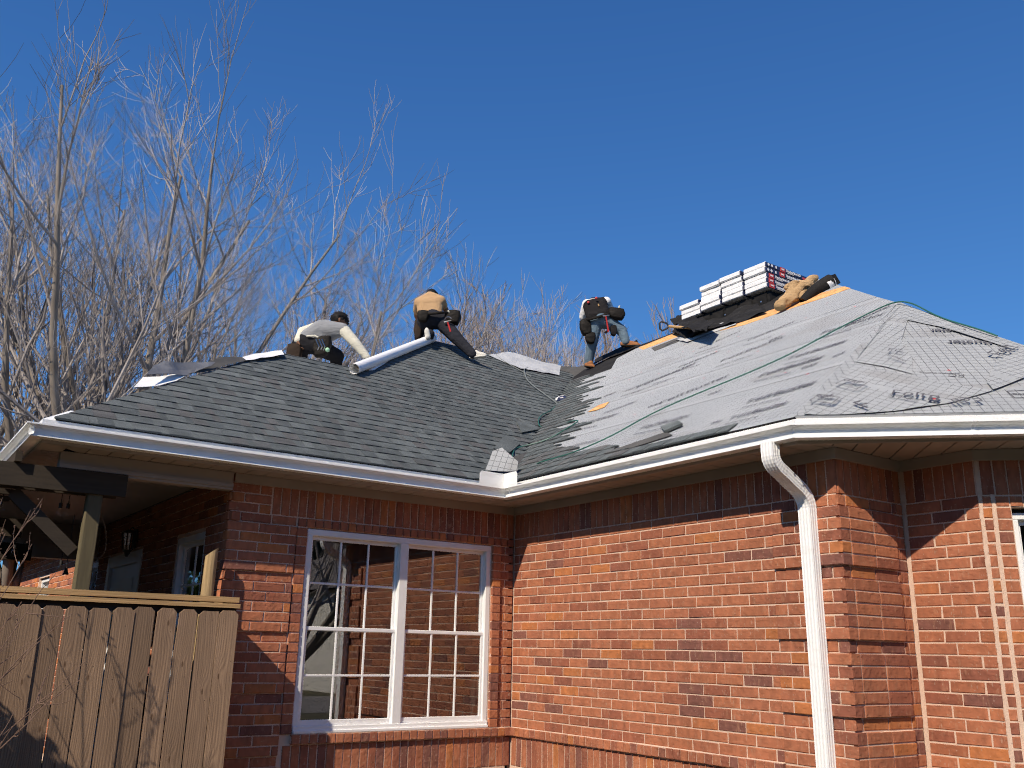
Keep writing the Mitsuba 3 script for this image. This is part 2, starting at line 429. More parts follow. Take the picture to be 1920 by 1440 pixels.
for n in range(22, 25):
    course('w1', n, -.02, .33, .127 * (n % 2), 0, vtop=ZS)
upright('w1', .34, 2.80, zc(22), ZS)
upright('w1', .66, 2.80, Z0 - .078, Z0 - .006, .032)
upright('w1', .60, 2.80, Z0 - .333, Z0 - .088)
for n in range(NB, 22):                                            # long sunny wall
    f = PR if block(n) else 0.
    e = n % 2
    if n >= 0:
        course('w2', n, .008, 3.122, [.0, .127][e] + .04 * (n % 3 == 1))
    v0, v1 = zc(n), zc(n + 1) - J
    if e == 0:
        b_('w2', 3.132, 3.225, v0, v1, f); b_('w2', 3.235, 3.431, v0, v1, f); b_('w2', 3.441, 3.673 + f, v0, v1, f)
    else:
        b_('w2', 3.132, 3.322, v0, v1, f); b_('w2', 3.332, 3.46, v0, v1, f); b_('w2', 3.47, 3.588, v0, v1, f)
    if e == 0:                                                     # return of the quoin
        b_('w3', .085, .339, v0, v1, f); b_('w3', .349, .602, v0, v1, f)
    else:
        b_('w3', -f, .078, v0, v1, f); b_('w3', .088, .342, v0, v1, f); b_('w3', .352, .602, v0, v1, f)
    if e: b_('w3', .615, .655, v0, v1); b_('w3', .665, .728, v0, v1)
    else: b_('w3', .615, .728, v0, v1)
    if e: b_('w4', .030, .285, v0, v1); b_('w4', .295, .541, v0, v1)
    else: b_('w4', .030, .205, v0, v1); b_('w4', .218, .442, v0, v1); b_('w4', .456, .541, v0, v1)
    if n < 21:
        b_('w5', .026 + rng.uniform(0, .006), .080 - rng.uniform(0, .006), v0 + rng.uniform(0, .006), v1); b_('w5', .106, .192, v0, v1); b_('w5', 1.005, 1.12, v0, v1)
    for q in ('w6',): course(q, n, .02, 3.0, .127 * e)
upright('w2', .008, 3.122, Z0 - .078, Z0 - .006, .026); upright('w2', .008, 3.122, Z0 - .333, Z0 - .088)
upright('w2', .008, 3.67, zc(22), ZS); upright('w3', .01, .728, zc(22), ZS); upright('w4', .03, .541, zc(22), ZS); upright('w5', .028, 1.12, zc(22), ZS, 0, .085)
b_('w5', .028, .080, zc(21), zc(22) - J); upright('w5', .106, 1.12, zc(21), zc(22) - J, 0, .087)


def brick_mesh(mb, w, u0, u1, v0, v1, back, front, i):
    O, U, N, L = WALLS[w]
    j = lambda: rng.normal(0, .0013)
    c = .0035
    pts = []
    for d, e in ((back, 0), (front - c, 0), (front, c)):
        for (a, b) in ((u0 + e, v0 + e), (u1 - e, v0 + e), (u1 - e, v1 - e), (u0 + e, v1 - e)):
            uu, vv = (a + j(), b + j()) if d > back else (a, b)
            pts.append((uu, vv, d + (j() * .5 if d == front else 0)))
    q = np.array(pts)
    v = np.c_[O[0] + U[0] * q[:, 0] + N[0] * q[:, 2], O[1] + U[1] * q[:, 0] + N[1] * q[:, 2], q[:, 1]]
    f = [[8, 9, 10], [8, 10, 11]]
    for r in (0, 4):
        for k in range(4):
            k2 = (k + 1) % 4
            f += [[r + k, r + k2, r + 4 + k2], [r + k, r + 4 + k2, r + 4 + k]]
    # faces must look outward: U x Z is N or -N
    if np.cross([U[0], U[1], 0], [0, 0, 1])[:2] @ N < 0:
        f = np.array(f)[:, ::-1]
    long = (u1 - u0) >= (v1 - v0)
    a, b = (q[:, 0] - u0, q[:, 1] - v0) if long else (q[:, 1] - v0, q[:, 0] - u0)
    mb.add(v, f, np.c_[np.clip(a, 0, 9) + .5 + 10 * i, b + (q[:, 2] - front) * .8])


score = []
for i, b in enumerate(bricks):
    O, U, N, L = WALLS[b[0]]
    c2 = O + U * (b[1] + b[2]) / 2
    x, y, z = toframe([c2[0], c2[1], (b[3] + b[4]) / 2])
    vis = -20 < x < 1940 and 600 < y < 1450 and z > 0 and b[0] != 'w6'
    if b[0] == 'w1' and toframe([c2[0], c2[1], (b[3] + b[4]) / 2])[0] < 440: vis = False
    facing = nrm(A(*(CAM[:2] - c2))) @ N
    score.append((b[2] - b[1]) * (b[4] - b[3]) * max(facing, 0) / z ** 2 if vis else 0)
order = np.argsort(score)[::-1]
single = set(order[:290].tolist())
wall_keys = {}
rest = MB()
wall_order = ['w2', 'w1', 'w3', 'w4', 'w5', 'w6']


def wall_poly(w, u0, u1, d, th, holes=(), z0=GZ - .1, z1=ZS + .06):
    O, U, N, L = WALLS[w]
    g = sbox(u0, z0, u1, z1)
    for h in holes: g = g.difference(sbox(*h))
    m = MB()
    fn = lambda dd: (lambda q: np.c_[O[0] + U[0] * q[:, 0] + N[0] * dd, O[1] + U[1] * q[:, 0] + N[1] * dd, q[:, 1]])
    slab(m, g, fn(d), fn(d - th))
    return m


W1WIN = (.668, .010, 2.548, 1.650)
W5WIN = (.198, -.20, 1.00, 1.650)
for w, args in (('w2', (-.06, 3.66, -.0045, .10)), ('w1', (0., 2.75, -.0045, .12, [W1WIN])), ('w3', (.066, .73, -.0045, .10)), ('w4', (-.01, .54, -.004, .10)), ('w5', (.003, 1.128, -.004, .10, [W5WIN])), ('w6', (.004, 3.0, -.008, .10))):
    wall_keys[w] = wall_poly(w, *args).put(H + '__wall', 'mortar')
# mortar inside the proud quoins, the sills and the thick seams
mb = MB()


def mort(w, u0, u1, v0, v1, d0, d1):
    O, U, N, L = WALLS[w]
    p0 = O + U * u0 + N * d0
    Un, Nn = A(*(U * (u1 - u0)), 0), A(*(N * (d1 - d0)), 0)
    if np.cross(Un, A(0, 0, 1)) @ Nn > 0: obox(mb, A(*p0, v0), Un, A(0, 0, v1 - v0), Nn)
    else: obox(mb, A(*p0, v0), A(0, 0, v1 - v0), Un, Nn)


for n0 in (-2, 4, 10, 16):
    a, b = zc(n0) + .001, zc(n0 + 5) - J - .001
    mort('w1', -.010, .555, a, b, -.05, PR - .0045); mort('w2', 3.139, 3.660, a, b, -.05, PR - .0045); mort('w3', -.004, .595, a, b, -.05, PR - .0045)
mort('w1', .579, .663, Z0, zc(21), -.05, .005); mort('w1', 2.555, 2.637, Z0, zc(21), -.05, .014)
mort('w1', .664, 2.796, Z0 - .070, Z0 - .004, -.05, .025); mort('w2', .03, 3.118, Z0 - .072, Z0 - .003, -.05, .019)
mb.put(H + '__quoin_mortar', 'mortar')
for i, b in enumerate(bricks):
    if i in single:
        m = MB(); brick_mesh(m, *b, i)
        m.put(wall_keys[b[0]] + '__brick', 'brick_face', uv=True)
    else:
        brick_mesh(rest, *b, i)
rest.put(H + '__brickwork', 'brick_face', uv=True, kind='stuff')

# thick smeared seams beside the bay's corner
for w, u0, u1 in (('w4', -.004, .026), ('w5', .002, .024), ('w5', .083, .103)):
    O, U, N, L = WALLS[w]
    zz = np.linspace(GZ, 1.74, 60); mb = MB()
    for a, b in zip(zz[:-1], zz[1:]):
        e0, e1 = rng.uniform(-.004, .005, 2)
        p0, p1 = O + U * (u0 + e0) + N * .0, O + U * (u1 + e1) + N * .0
        q0, q1 = p0 - N * .05, p1 - N * .05
        hexa(mb, [A(*q0, a), A(*q1, a), A(*p1, a), A(*p0, a), A(*q0, b), A(*q1, b), A(*p1, b), A(*p0, b)][::1])
    mb.put(H + '__mortar_seam', 'mortar')

# the side wall under the porch and beyond it, x = -2.81, facing left
WALLS['w0'] = (A(-2.81, .02), A(0, 1), A(-1, 0), 11.0)
HOLES0 = [(.58, .05, 1.43, 1.62), (2.62, GZ, 4.10, 1.62), (4.66, .2, 5.27, 1.62), (7.88, .3, 8.80, 1.62)]
wk0 = wall_poly('w0', .0, 11.0, -.008, .10, HOLES0).put(H + '__wall', 'mortar')
mb = MB(); k = 9000
for n in range(-9, 26):
    u = -.127 * (n % 2) + .08
    while u < 11.0:
        a, b = u, u + .244
        seg = [(a, b)]
        for h in HOLES0:
            if h[1] < zc(n) + .03 < h[3]:
                seg = [s for a_, b_ in seg for s in ((a_, min(b_, h[0] - .006)), (max(a_, h[2] + .006), b_)) if s[1] - s[0] > .03]
        for a_, b_ in seg:
            brick_mesh(mb, 'w0', a_, b_, zc(n), zc(n + 1) - J, -.07, rng.normal(0, .001), k); k += 1
        u += .254
mb.put(wk0 + '__brickwork', 'brick_face', uv=True, kind='stuff')


# ------------------------------------------------------------------ windows
def wframe(w, back):
    O, U, N, L = WALLS[w]
    s = np.cross(A(*U, 0), A(0, 0, 1)) @ A(*N, 0)

    def bar(mb, u0, u1, v0, v1, d0, d1, ch=.004):
        c = O + U * (u0 + u1) / 2 + N * (d0 + d1) / 2
        cbox(mb, A(*c, (v0 + v1) / 2), A(*(U * (u1 - u0) / 2), 0), A(0, 0, (v1 - v0) / 2), A(*(N * (d1 - d0) / 2), 0) * (1 if s > 0 else -1), ch)
    return bar


def sash_window(base, w, u0, u1, v0, v1, d, cols, rows, units=1, fw=.045):
    """frame, sashes, grids and panes of a hung window set d in front of the wall plane"""
    k = key(base); bar = wframe(w, d)
    m = MB()
    bar(m, u0, u1, v1 - fw, v1, d - .07, d); bar(m, u0, u1, v0, v0 + fw, d - .07, d + .012)
    bar(m, u0, u0 + fw, v0 + fw, v1 - fw, d - .07, d - .001); bar(m, u1 - fw, u1, v0 + fw, v1 - fw, d - .07, d - .001)
    mull = []
    W = (u1 - u0 - 2 * fw - (units - 1) * .085) / units
    for i in range(units - 1):
        a = u0 + fw + (i + 1) * W + i * .085
        bar(m, a, a + .085, v0 + fw, v1 - fw, d - .07, d + .004)
    bar(m, u0 + .004, u1 - .004, v0 - .004, v0 + .02, d - .03, d + .03)
    scene[k] = m.shape('vinyl_white')
    vm = (v0 + v1) / 2 - .002
    for i in range(units):
        a, b = u0 + fw + i * (W + .085), u0 + fw + i * (W + .085) + W
        for lower in (1, 0):
            y0, y1 = (v0 + fw, vm + .018) if lower else (vm - .018, v1 - fw)
            dd = d - .018 if lower else d - .046
            s = MB(); e = .032
            bar(s, a, b, y1 - e, y1, dd - .026, dd); bar(s, a, b, y0, y0 + (e + .012 if lower else e), dd - .026, dd)
            bar(s, a, a + e * .75, y0 + e, y1 - e, dd - .026, dd - .002); bar(s, b - e * .75, b, y0 + e, y1 - e, dd - .026, dd - .002)
            ks = s.put(k + '__sash', 'vinyl_white')
            O, U, N, L = WALLS[w]
            a2, b2, c2, d2 = a + e * .75, b - e * .75, y0 + e, y1 - e
            for ci in range(1, cols):
                g = MB(); uu = a2 + (b2 - a2) * ci / cols; bar(g, uu - .009, uu + .009, c2, d2, dd - .020, dd - .004, .003); g.put(k + '__muntin', 'vinyl_white')
            for ri in range(1, rows):
                g = MB(); vv = c2 + (d2 - c2) * ri / rows; bar(g, a2, b2, vv - .009, vv + .009, dd - .019, dd - .005, .003); g.put(k + '__muntin', 'vinyl_white')
            p = MB(); q0, q1 = O + U * a2 + N * (dd - .012), O + U * b2 + N * (dd - .012)
            p.add([A(*q0, c2), A(*q1, c2), A(*q1, d2), A(*q0, d2)], [[0, 1, 2], [0, 2, 3]])
            p.put(k + '__pane', 'window_glass')
    return k


sash_window(H + '__window', 'w1', .673, 2.544, .018, 1.643, -.005, 3, 2, 2, .052)
sash_window(H + '__window', 'w5', .205, .99, -.18, 1.62, -.060, 2, 2, 1)
sash_window(H + '__window', 'w0', .58, 1.43, .06, 1.62, -.012, 2, 2, 1, .06)
sash_window(H + '__window', 'w0', 4.66, 5.27, .2, 1.62, -.012, 2, 2, 1, .06)
sash_window(H + '__window', 'w0', 7.88, 8.80, .3, 1.60, -.045, 2, 2, 1)
# porch door
mb = MB(); bar = wframe('w0', 0)
bar(mb, 2.62, 2.74, GZ, 1.62, -.08, .012); bar(mb, 3.98, 4.10, GZ, 1.62, -.08, .012); bar(mb, 2.74, 3.98, 1.50, 1.62, -.08, .010)
dk = mb.put(H + '__porch_door', 'vinyl_white')
mb = MB(); bar(mb, 2.75, 3.97, GZ + .02, 1.49, -.06, -.02)
for v0, v1 in ((-.55, .10), (.25, 1.36)): bar(mb, 2.95, 3.77, v0, v1, -.024, -.012, .008)
mb.put(dk + '__door_leaf', 'vinyl_white')
# dark rooms behind the glass
for (x0, x1, y0, y1, z0, z1) in ((-2.68, -.12, .13, 3.0, GZ, 1.9), (-2.695, -2.2, 4.4, 9.2, GZ, 1.9)):
    mb = MB(); abox(mb, x0, x1, y0, y1, z0, z1)
    v, f = mb.arr(); m = MB(); m.add(v, f[[0, 1, 2, 3, 6, 7, 8, 9, 10, 11, 4, 5]][:, ::-1][[0, 1, 2, 3, 4, 5, 6, 7] if x1 > -.5 else [0, 1, 2, 3, 4, 5, 6, 7, 10, 11][:8]])
    m.put(H + '__room', 'inside_dark')
mb = MB()
O, U, N, L = WALLS['w5']
b0, b1 = O + U * .1 - N * .35, O + U * 1.1 - N * .35
mb.add([A(*b0, -.4), A(*b1, -.4), A(*b1, 1.8), A(*b0, 1.8)], [[0, 1, 2], [0, 2, 3]]); mb.put(H + '__room', 'inside_dark')

# ------------------------------------------------------------------ eaves: frieze, soffit, fascia, gutters
EV = 1.0
wallpath = [(-2.81, 0), (0, 0), (0, -3.673), (.736, -3.673), (.736, -4.218), (1.534, -5.016), (4.5, -5.016)]
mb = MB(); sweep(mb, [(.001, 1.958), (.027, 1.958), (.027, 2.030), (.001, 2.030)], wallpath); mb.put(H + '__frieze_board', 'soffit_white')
mb = MB(); abox(mb, -4.12, -2.83, -.045, .055, 1.885, 2.028); abox(mb, -4.12, -2.83, -.062, -.045, 1.905, 1.935); mb.put(H + '__porch_beam', 'soffit_white')
lip = [(-4.419, 5.2), (-4.419, -.4536), (-.4536, -.4536), (-.4536, -3.687), (1.32, -5.4606), (4.5, -5.4606)]
fas = [(-.125, 2.018), (-.140, 2.018), (-.140, 2.175), (-.125, 2.175)]
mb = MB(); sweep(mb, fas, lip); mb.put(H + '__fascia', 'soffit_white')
# K-style trough, thin walled
outer = [(-.124, 2.040), (-.038, 2.037), (-.033, 2.040), (-.034, 2.046), (-.050, 2.051), (-.052, 2.060), (-.052, 2.092), (-.045, 2.103), (-.022, 2.111), (-.002, 2.115), (0, 2.117), (0, 2.128), (-.012, 2.130)]
inner = [(-.012, 2.127), (-.003, 2.125), (-.003, 2.119), (-.023, 2.114), (-.047, 2.106), (-.055, 2.093), (-.055, 2.060), (-.053, 2.050), (-.041, 2.042), (-.121, 2.043), (-.121, 2.135), (-.124, 2.135)]
for i in range(len(lip) - 1):
    mb = MB(); sweep(mb, outer + inner, lip, i, i + 1); mb.put(H + '__gutter', 'white_paint')
# mitre straps at the corners
strap = [(a + .0025, b) for a, b in outer[1:-1]] + [(a - .001, b) for a, b in outer[1:-1]][::-1]
for i in range(1, 4):
    mb = MB()
    a, c, b = (np.array(lip[j]) for j in (i - 1, i, i + 1))
    sweep(mb, strap, [c + nrm(a - c) * .022, c, c + nrm(b - c) * .022]); mb.put(H + '__gutter_mitre', 'white_paint')
for i, t in ((1, 1.32), (1, 2.95), (2, 1.7), (3, 1.1)):
    a, c = np.array(lip[i]), np.array(lip[i + 1]); d = nrm(c - a); mb = MB(); sweep(mb, strap, [a + d * t, a + d * (t + .03)]); mb.put(H + '__gutter_joint', 'white_paint')
# splash guard over the inner corner
mb = MB()
for (p, q) in (((-.452, -.455), (-.452, -.66)), ((-.452, -.452), (-.72, -.452))):
    p, q = A(*p), A(*q); d = nrm(q - p); n2 = A(-d[1], d[0]) * .0012
    z0, z1 = 2.120, 2.255
    L = np.linalg.norm(q - p)
    g = Polygon([(0, z0), (L, z0), (L, z1 - .022), (L - .02, z1), (0, z1)])
    slab(mb, g, lambda w: np.c_[p[0] + d[0] * w[:, 0] + n2[0], p[1] + d[1] * w[:, 0] + n2[1], w[:, 1]], lambda w: np.c_[p[0] + d[0] * w[:, 0] - n2[0], p[1] + d[1] * w[:, 0] - n2[1], w[:, 1]])
mb.put(H + '__splash_guard', 'white_paint', label='white folded splash guard standing on the inside gutter corner')
# drip edge: white metal strip between gutter and roof covering
mb = MB(); sweep(mb, [(-.120, 2.150), (-.106, 2.146), (-.104, 2.150), (-.100, 2.178), (-.30, 2.311), (-.30, 2.306), (-.104, 2.176)], lip); mb.put(H + '__drip_edge', 'white_paint')

# soffit panels: boards with a groove between them
def soffit(poly, d, z=2.032):
    """poly in plan, boards running across direction d (unit), grooves perpendicular to d"""
    d = A(*d); e = A(-d[1], d[0])
    c = np.array(poly.exterior.coords); s = c @ d
    g = math.floor(s.min() / .152) * .152
    while g < s.max():
        strip = Polygon([d * g + e * -50, d * (g + .142) + e * -50, d * (g + .142) + e * 50, d * g + e * 50])
        m = MB(); slab(m, poly.intersection(strip), lambda q: np.c_[q, q[:, 0] * 0 + z + .008], lambda q: np.c_[q, q[:, 0] * 0 + z])
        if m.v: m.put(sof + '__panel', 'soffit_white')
        g += .152


mb = MB()
big = Polygon([(-4.28, 5.2), (-4.28, -.315), (-.315, -.315), (-.315, -3.63), (1.26, -5.32), (4.5, -5.32), (4.5, 5.2)])
slab(mb, big, lambda q: np.c_[q, q[:, 0] * 0 + 2.050], lambda q: np.c_[q, q[:, 0] * 0 + 2.044])
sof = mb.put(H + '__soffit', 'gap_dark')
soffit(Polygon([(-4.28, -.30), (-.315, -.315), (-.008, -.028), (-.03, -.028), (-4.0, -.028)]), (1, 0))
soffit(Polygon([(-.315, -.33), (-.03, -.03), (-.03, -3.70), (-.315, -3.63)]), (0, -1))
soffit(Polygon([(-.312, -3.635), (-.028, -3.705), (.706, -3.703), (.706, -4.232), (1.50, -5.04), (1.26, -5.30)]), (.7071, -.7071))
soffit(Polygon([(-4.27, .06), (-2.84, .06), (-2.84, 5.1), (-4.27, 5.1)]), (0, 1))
# the corner blocks where the soffits meet
mb = MB(); abox(mb, -4.28, -4.12, -.30, -.03, 2.018, 2.030); mb.put(H + '__soffit_trim', 'soffit_white')
# far eave of the wing behind the porch
mb = MB(); abox(mb, -3.14, -2.80, 5.25, 11.2, 2.03, 2.06); abox(mb, -3.26, -3.14, 5.25, 11.2, 2.04, 2.128); mb.put(H + '__rear_eave', 'soffit_white')
mb = MB(); abox(mb, -4.2, -2.84, 4.65, 4.8, 1.62, 2.02); mb.put(H + '__porch_beam', 'soffit_white')

# downspout: elbow, elbow, long leg; ribbed faces
def ribbed(sec_w, sec_d, ribs=4):
    """cross-section of a corrugated downspout"""
    xs = np.linspace(-1, 1, 4 * ribs + 1)
    top = [(x * sec_w / 2, sec_d / 2 - (.0028 if i % 4 in (1, 2) else 0)) for i, x in enumerate(xs)]
    ys = np.linspace(1, -1, 4 * 3 + 1)[1:-1]
    right = [(sec_w / 2 - (.0028 if i % 4 in (0, 1) else 0), y * sec_d / 2) for i, y in enumerate(ys)]
    half = top + right
    return np.array(half + [(-x, -y) for x, y in half])


SEC = ribbed(.098, .072)


def pipe(path, wid, crimp=0.):
    """sweeps SEC along a 3-D path; wid: the horizontal direction of the broad side"""
    m = MB(); path = np.asarray(path, float); n = len(SEC)
    t = np.gradient(path, axis=0); rows = []
    for i, p in enumerate(path):
        tt = nrm(t[i]); b = nrm(A(*wid) - tt * (A(*wid) @ tt)); c = np.cross(tt, b)
        s = 1 + crimp * (1 if i % 2 else -1)
        rows.append(p + SEC[:, :1] * b * s + SEC[:, 1:] * c * s)
    v = np.vstack(rows)
    i, j = np.meshgrid(np.arange(len(path) - 1), np.arange(n), indexing='ij')
    q = np.stack([i * n + j, i * n + (j + 1) % n, (i + 1) * n + (j + 1) % n, (i + 1) * n + j], -1).reshape(-1, 4)
    m.add(v, np.vstack([q[:, [0, 1, 2]], q[:, [0, 2, 3]]]))
    tm = trimesh.Trimesh(*m.arr(), process=False)
    if tm.volume < 0: m.f = [m.f[0][:, ::-1]]
    return m


wid = (0, -1, 0)
P0, P1, P2, P3 = A(-.40, -3.47, 2.045), A(-.40, -3.47, 1.93), A(-.055, -3.47, 1.71), A(-.055, -3.47, 1.60)
b1 = [P0, P0 * .5 + P1 * .5] + [(1 - t) ** 2 * (P0 * .3 + P1 * .7) + 2 * t * (1 - t) * (P1 - A(0, 0, .035)) + t * t * (P1 + (P2 - P1) * .30 - A(0, 0, .01)) for t in np.linspace(0, 1, 15)] + [P1 + (P2 - P1) * .6 - A(0, 0, .004)]
el = pipe(b1, wid, .012).put(H + '__downspout', 'white_paint')
b2 = [P1 + (P2 - P1) * .52 - A(0, 0, .004)] + [(1 - t) ** 2 * (P1 + (P2 - P1) * .68) + 2 * t * (1 - t) * (P2 + A(0, 0, .02)) + t * t * (P3 + A(0, 0, .03)) for t in np.linspace(0, 1, 15)] + [P3 - A(0, 0, .02)]
pipe(b2, wid, .012).put(el + '__elbow', 'white_paint')
pipe([A(-.055, -3.47, 1.63), A(-.055, -3.475, .6), A(-.055, -3.48, GZ + .1)], wid).put(el + '__leg', 'white_paint')
for q in (P1 + (P2 - P1) * .55 + A(-.02, -.05, .04), P1 + (P2 - P1) * .8 + A(-.02, -.05, .03)):
    mb = MB(); cbox(mb, q, A(.006, 0, 0), A(0, .004, 0), A(0, 0, .006), .002); mb.put(el + '__screw', 'steel')

# ------------------------------------------------------------------ roofs
TP, ZE, OL = .667, 2.128, .4536
CN = 1 / math.hypot(1, TP); SN = TP * CN
pl1 = lambda q, h=0: np.c_[q[:, 0], q[:, 1], ZE + TP * (q[:, 1] + OL)] + h * A(0, -SN, CN)      # plan (x, y) -> slope above the big window
pl2 = lambda q, h=0: np.c_[q[:, 0], q[:, 1], ZE + TP * (q[:, 0] + OL)] + h * A(-SN, 0, CN)      # slope above the long wall
T3 = .7582
pl3 = lambda q, h=0: np.c_[q[:, 0], q[:, 1], ZE + T3 * .70711 * (q[:, 0] + q[:, 1] + OL + 3.687)] + h * nrm(A(-T3 * .70711, -T3 * .70711, 1))
n3 = nrm(A(-T3 * .70711, -T3 * .70711, 1)); k3 = n3 @ A(-OL, -3.687, ZE)
n1, k1 = A(0, -SN, CN), A(0, -SN, CN) @ A(0, -OL, ZE)
n2, k2 = A(-SN, 0, CN), A(-SN, 0, CN) @ A(-OL, 0, ZE)
E1 = -.355
poly1 = Polygon([(-4.235, E1), (-1.83, 2.03), (-.90, 2.03), (1.20, 4.10), (4.10, 4.10), (E1, E1)])
poly2 = Polygon([(E1, E1), (4.10, 4.10), (4.65, 3.55), (4.65, -.36), (1.90, -3.11), (E1, -3.648)])
poly3 = Polygon([(E1 - .0, -3.648), (1.90, -3.11), (1.345, -5.36)])
mb = MB(); slab(mb, poly1, lambda q: pl1(q, -.002), lambda q: pl1(q, -.03)); R1 = mb.put(H + '__shingle_roof', 'black_felt')
mb = MB(); slab(mb, poly2, lambda q: pl2(q, -.002), lambda q: pl2(q, -.03)); R2 = mb.put(H + '__grey_roof', 'black_felt')
mb = MB(); slab(mb, poly3, lambda q: pl3(q, -.002), lambda q: pl3(q, -.03)); R3 = mb.put(H + '__bay_roof', 'underlay_plain')
# the slopes facing away
z1, zr, zq = ZE + TP * (2.03 + OL), ZE + TP * (4.10 + OL), ZE + TP * (4.65 + OL)
a_, b_2, c_, d_, e_, f_, g_, h_ = A(-4.235, E1, ZE + TP * (E1 + OL)), A(-1.83, 2.03, z1), A(-.90, 2.03, z1), A(1.20, 4.10, zr), A(4.10, 4.10, zr), A(4.65, 3.55, zq), A(4.65, -.36, zq), A(1.90, -3.11, 3.698)
ez = ZE + TP * (E1 + OL)
mb = MB()
for poly in ([a_, b_2, A(-4.235, 4.6, ez)], [b_2, A(-4.235, 4.6, ez), A(-2.7, 4.4, ez), c_], [c_, d_, A(-2.75, 8.2, ez - .1), A(-2.7, 4.3, ez)], [d_, e_, A(9.0, 8.5, ez), A(-2.75, 8.4, ez)], [e_, f_, A(9.6, 8.4, ez)], [f_, g_, A(9.6, -5.3, ez), A(9.6, 8.4, ez)], [g_, h_, A(1.345, -5.36, ez), A(9.6, -5.36, ez)]):
    n = len(poly); mb.add(poly, [[0, i, i + 1] for i in range(1, n - 1)])
mb.put(H + '__rear_slopes', 'underlay_plain', kind='stuff')

# shingles: every laminated strip is a piece of its own, with thick tabs on a thin base
EXP = .1435


def shingle(mb, region, fu, vlow, u0, u1, idb, hi=.0):
    """fu(u, v, h) -> 3-D; a strip 1 m long whose butt edge lies at vlow"""
    def piece(a, b, h0, h1, i, dv=0.):
        g = sbox(a, vlow + dv, b, vlow + EXP + .004)
        g = g if region.contains(g) else g.intersection(region)
        if g.is_empty: return
        lo = lambda q: np.clip(1 - (q[:, 1] - vlow) / EXP, 0, 1)
        slab(mb, g, lambda q: fu(q, h0 + (h1 - h0) * lo(q)), lambda q: fu(q, -.001 + 0 * q[:, 0]), lambda q: np.c_[(q[:, 0] - u0) + .5 + 10 * i, q[:, 1] - vlow])
    piece(u0, u1 - .003, .003, .0085, idb)
    u = u0 + rng.uniform(0, .07); i = idb + 1
    while u < u1 - .05:
        w = rng.choice([.085, .12, .15, .19]) * rng.uniform(.9, 1.1)
        piece(u, min(u + w, u1 - .003), .0045, .0120 + rng.uniform(0, .002), i, rng.uniform(-.004, .001)); i += 1
        u += w + rng.choice([.06, .09, .13])
    return i


sid = 1
to_uv1 = lambda x, y: (x, (y - E1) / CN)
reg1 = Polygon([to_uv1(*c) for c in poly1.exterior.coords])
fu1 = lambda q, h: pl1(np.c_[q[:, 0], E1 + q[:, 1] * CN]) + np.asarray(h)[:, None] * n1
ns = 0
for j in range(40):
    v = j * EXP - .012
    y = E1 + (v + EXP / 2) * CN
    if y > 4.02: break
    off = (j * .17 + rng.uniform(-.02, .02)) % 1.0
    x = -6.0 + off
    right = y + rng.uniform(-.02, .10)
    lim = sbox(-9, v - .02, right, v + EXP + .02).intersection(reg1.buffer(.012))
    while x < 5:
        if x + 1 > -4.4 and x < right:
            m = MB(); sid = shingle(m, lim, fu1, v, x, x + 1.0, sid)
            if m.v: m.put(R1 + '__shingle', 'shingle_granule', uv=True); ns += 1
        x += 1.0
# the other side of the valley: the courses end in staggered steps on the grey sheet
reg2 = Polygon([(-y, (x - E1) / CN) for x, y in poly2.exterior.coords]).buffer(.01)
fu2 = lambda q, h: pl2(np.c_[E1 + q[:, 1] * CN, -q[:, 0]]) + (np.asarray(h)[:, None] + .0095) * n2
for j in range(34):
    v = j * EXP - .012
    x = E1 + (v + EXP / 2) * CN
    if x > 3.55: break
    yend = -.90 + 1.06 * x + .15 * math.sin(j * 2.4) + rng.uniform(-.26, .20)
    if j == 0: yend = -3.08
    if j == 1: yend = -2.0
    if j == 2: yend = -1.72
    lim = Polygon([(-x - .03, v - .02), (-yend - .0, v - .02), (-yend - rng.uniform(.1, .34), v + EXP * .5), (-yend - .38, v + EXP + .02), (-x - .03, v + EXP + .02)]) if j else sbox(-x, v - .02, -yend, v + EXP)
    lim = lim.intersection(reg2)
    u = -x - .05
    while u < -yend:
        m = MB(); sid = shingle(m, lim, fu2, v, u, u + 1.0, sid)
        if m.v: m.put(R2 + '__shingle', 'shingle_granule', uv=True); ns += 1
        u += 1.0
print('shingle strips', ns)

# grey printed underlayment on the long slope: three overlapping rolls
uv2 = lambda q: np.c_[-q[:, 1] + 20, (q[:, 0] - E1) / CN]
xtop = 3.40


def sheet2(x0, x1, h, y0=-3.62, y1=None, wob=.012):
    """roll between two heights of the slope, edges a little wavy"""
    ys = np.linspace(0, 1, 40)
    hipy = lambda x: -3.648 + (x - E1) * (.538 / 2.255) if x < 1.9 else -3.11 + (x - 1.9)
    lo = [(x0 + wob * (meshkit.noise(A(t * 9, x0 * 3, 1)) - .5) * 2, hipy(x0) + (x0 - .0 - hipy(x0)) * t) for t in ys]
    kink = [(1.9, -3.11)] if x0 < 1.9 < x1 else []
    hi = [(x1 + wob * (meshkit.noise(A(t * 9, x1 * 3, 4)) - .5) * 2, hipy(x1) + (x1 - hipy(x1)) * t) for t in ys][::-1]
    g = Polygon(lo + hi + kink).buffer(0).intersection(poly2.buffer(.004))
    m = MB(); slab(m, g, lambda q: pl2(q, h), lambda q: pl2(q, h - .0015), uv2)
    return m.put(R2 + '__underlayment', 'underlay', uv=True)


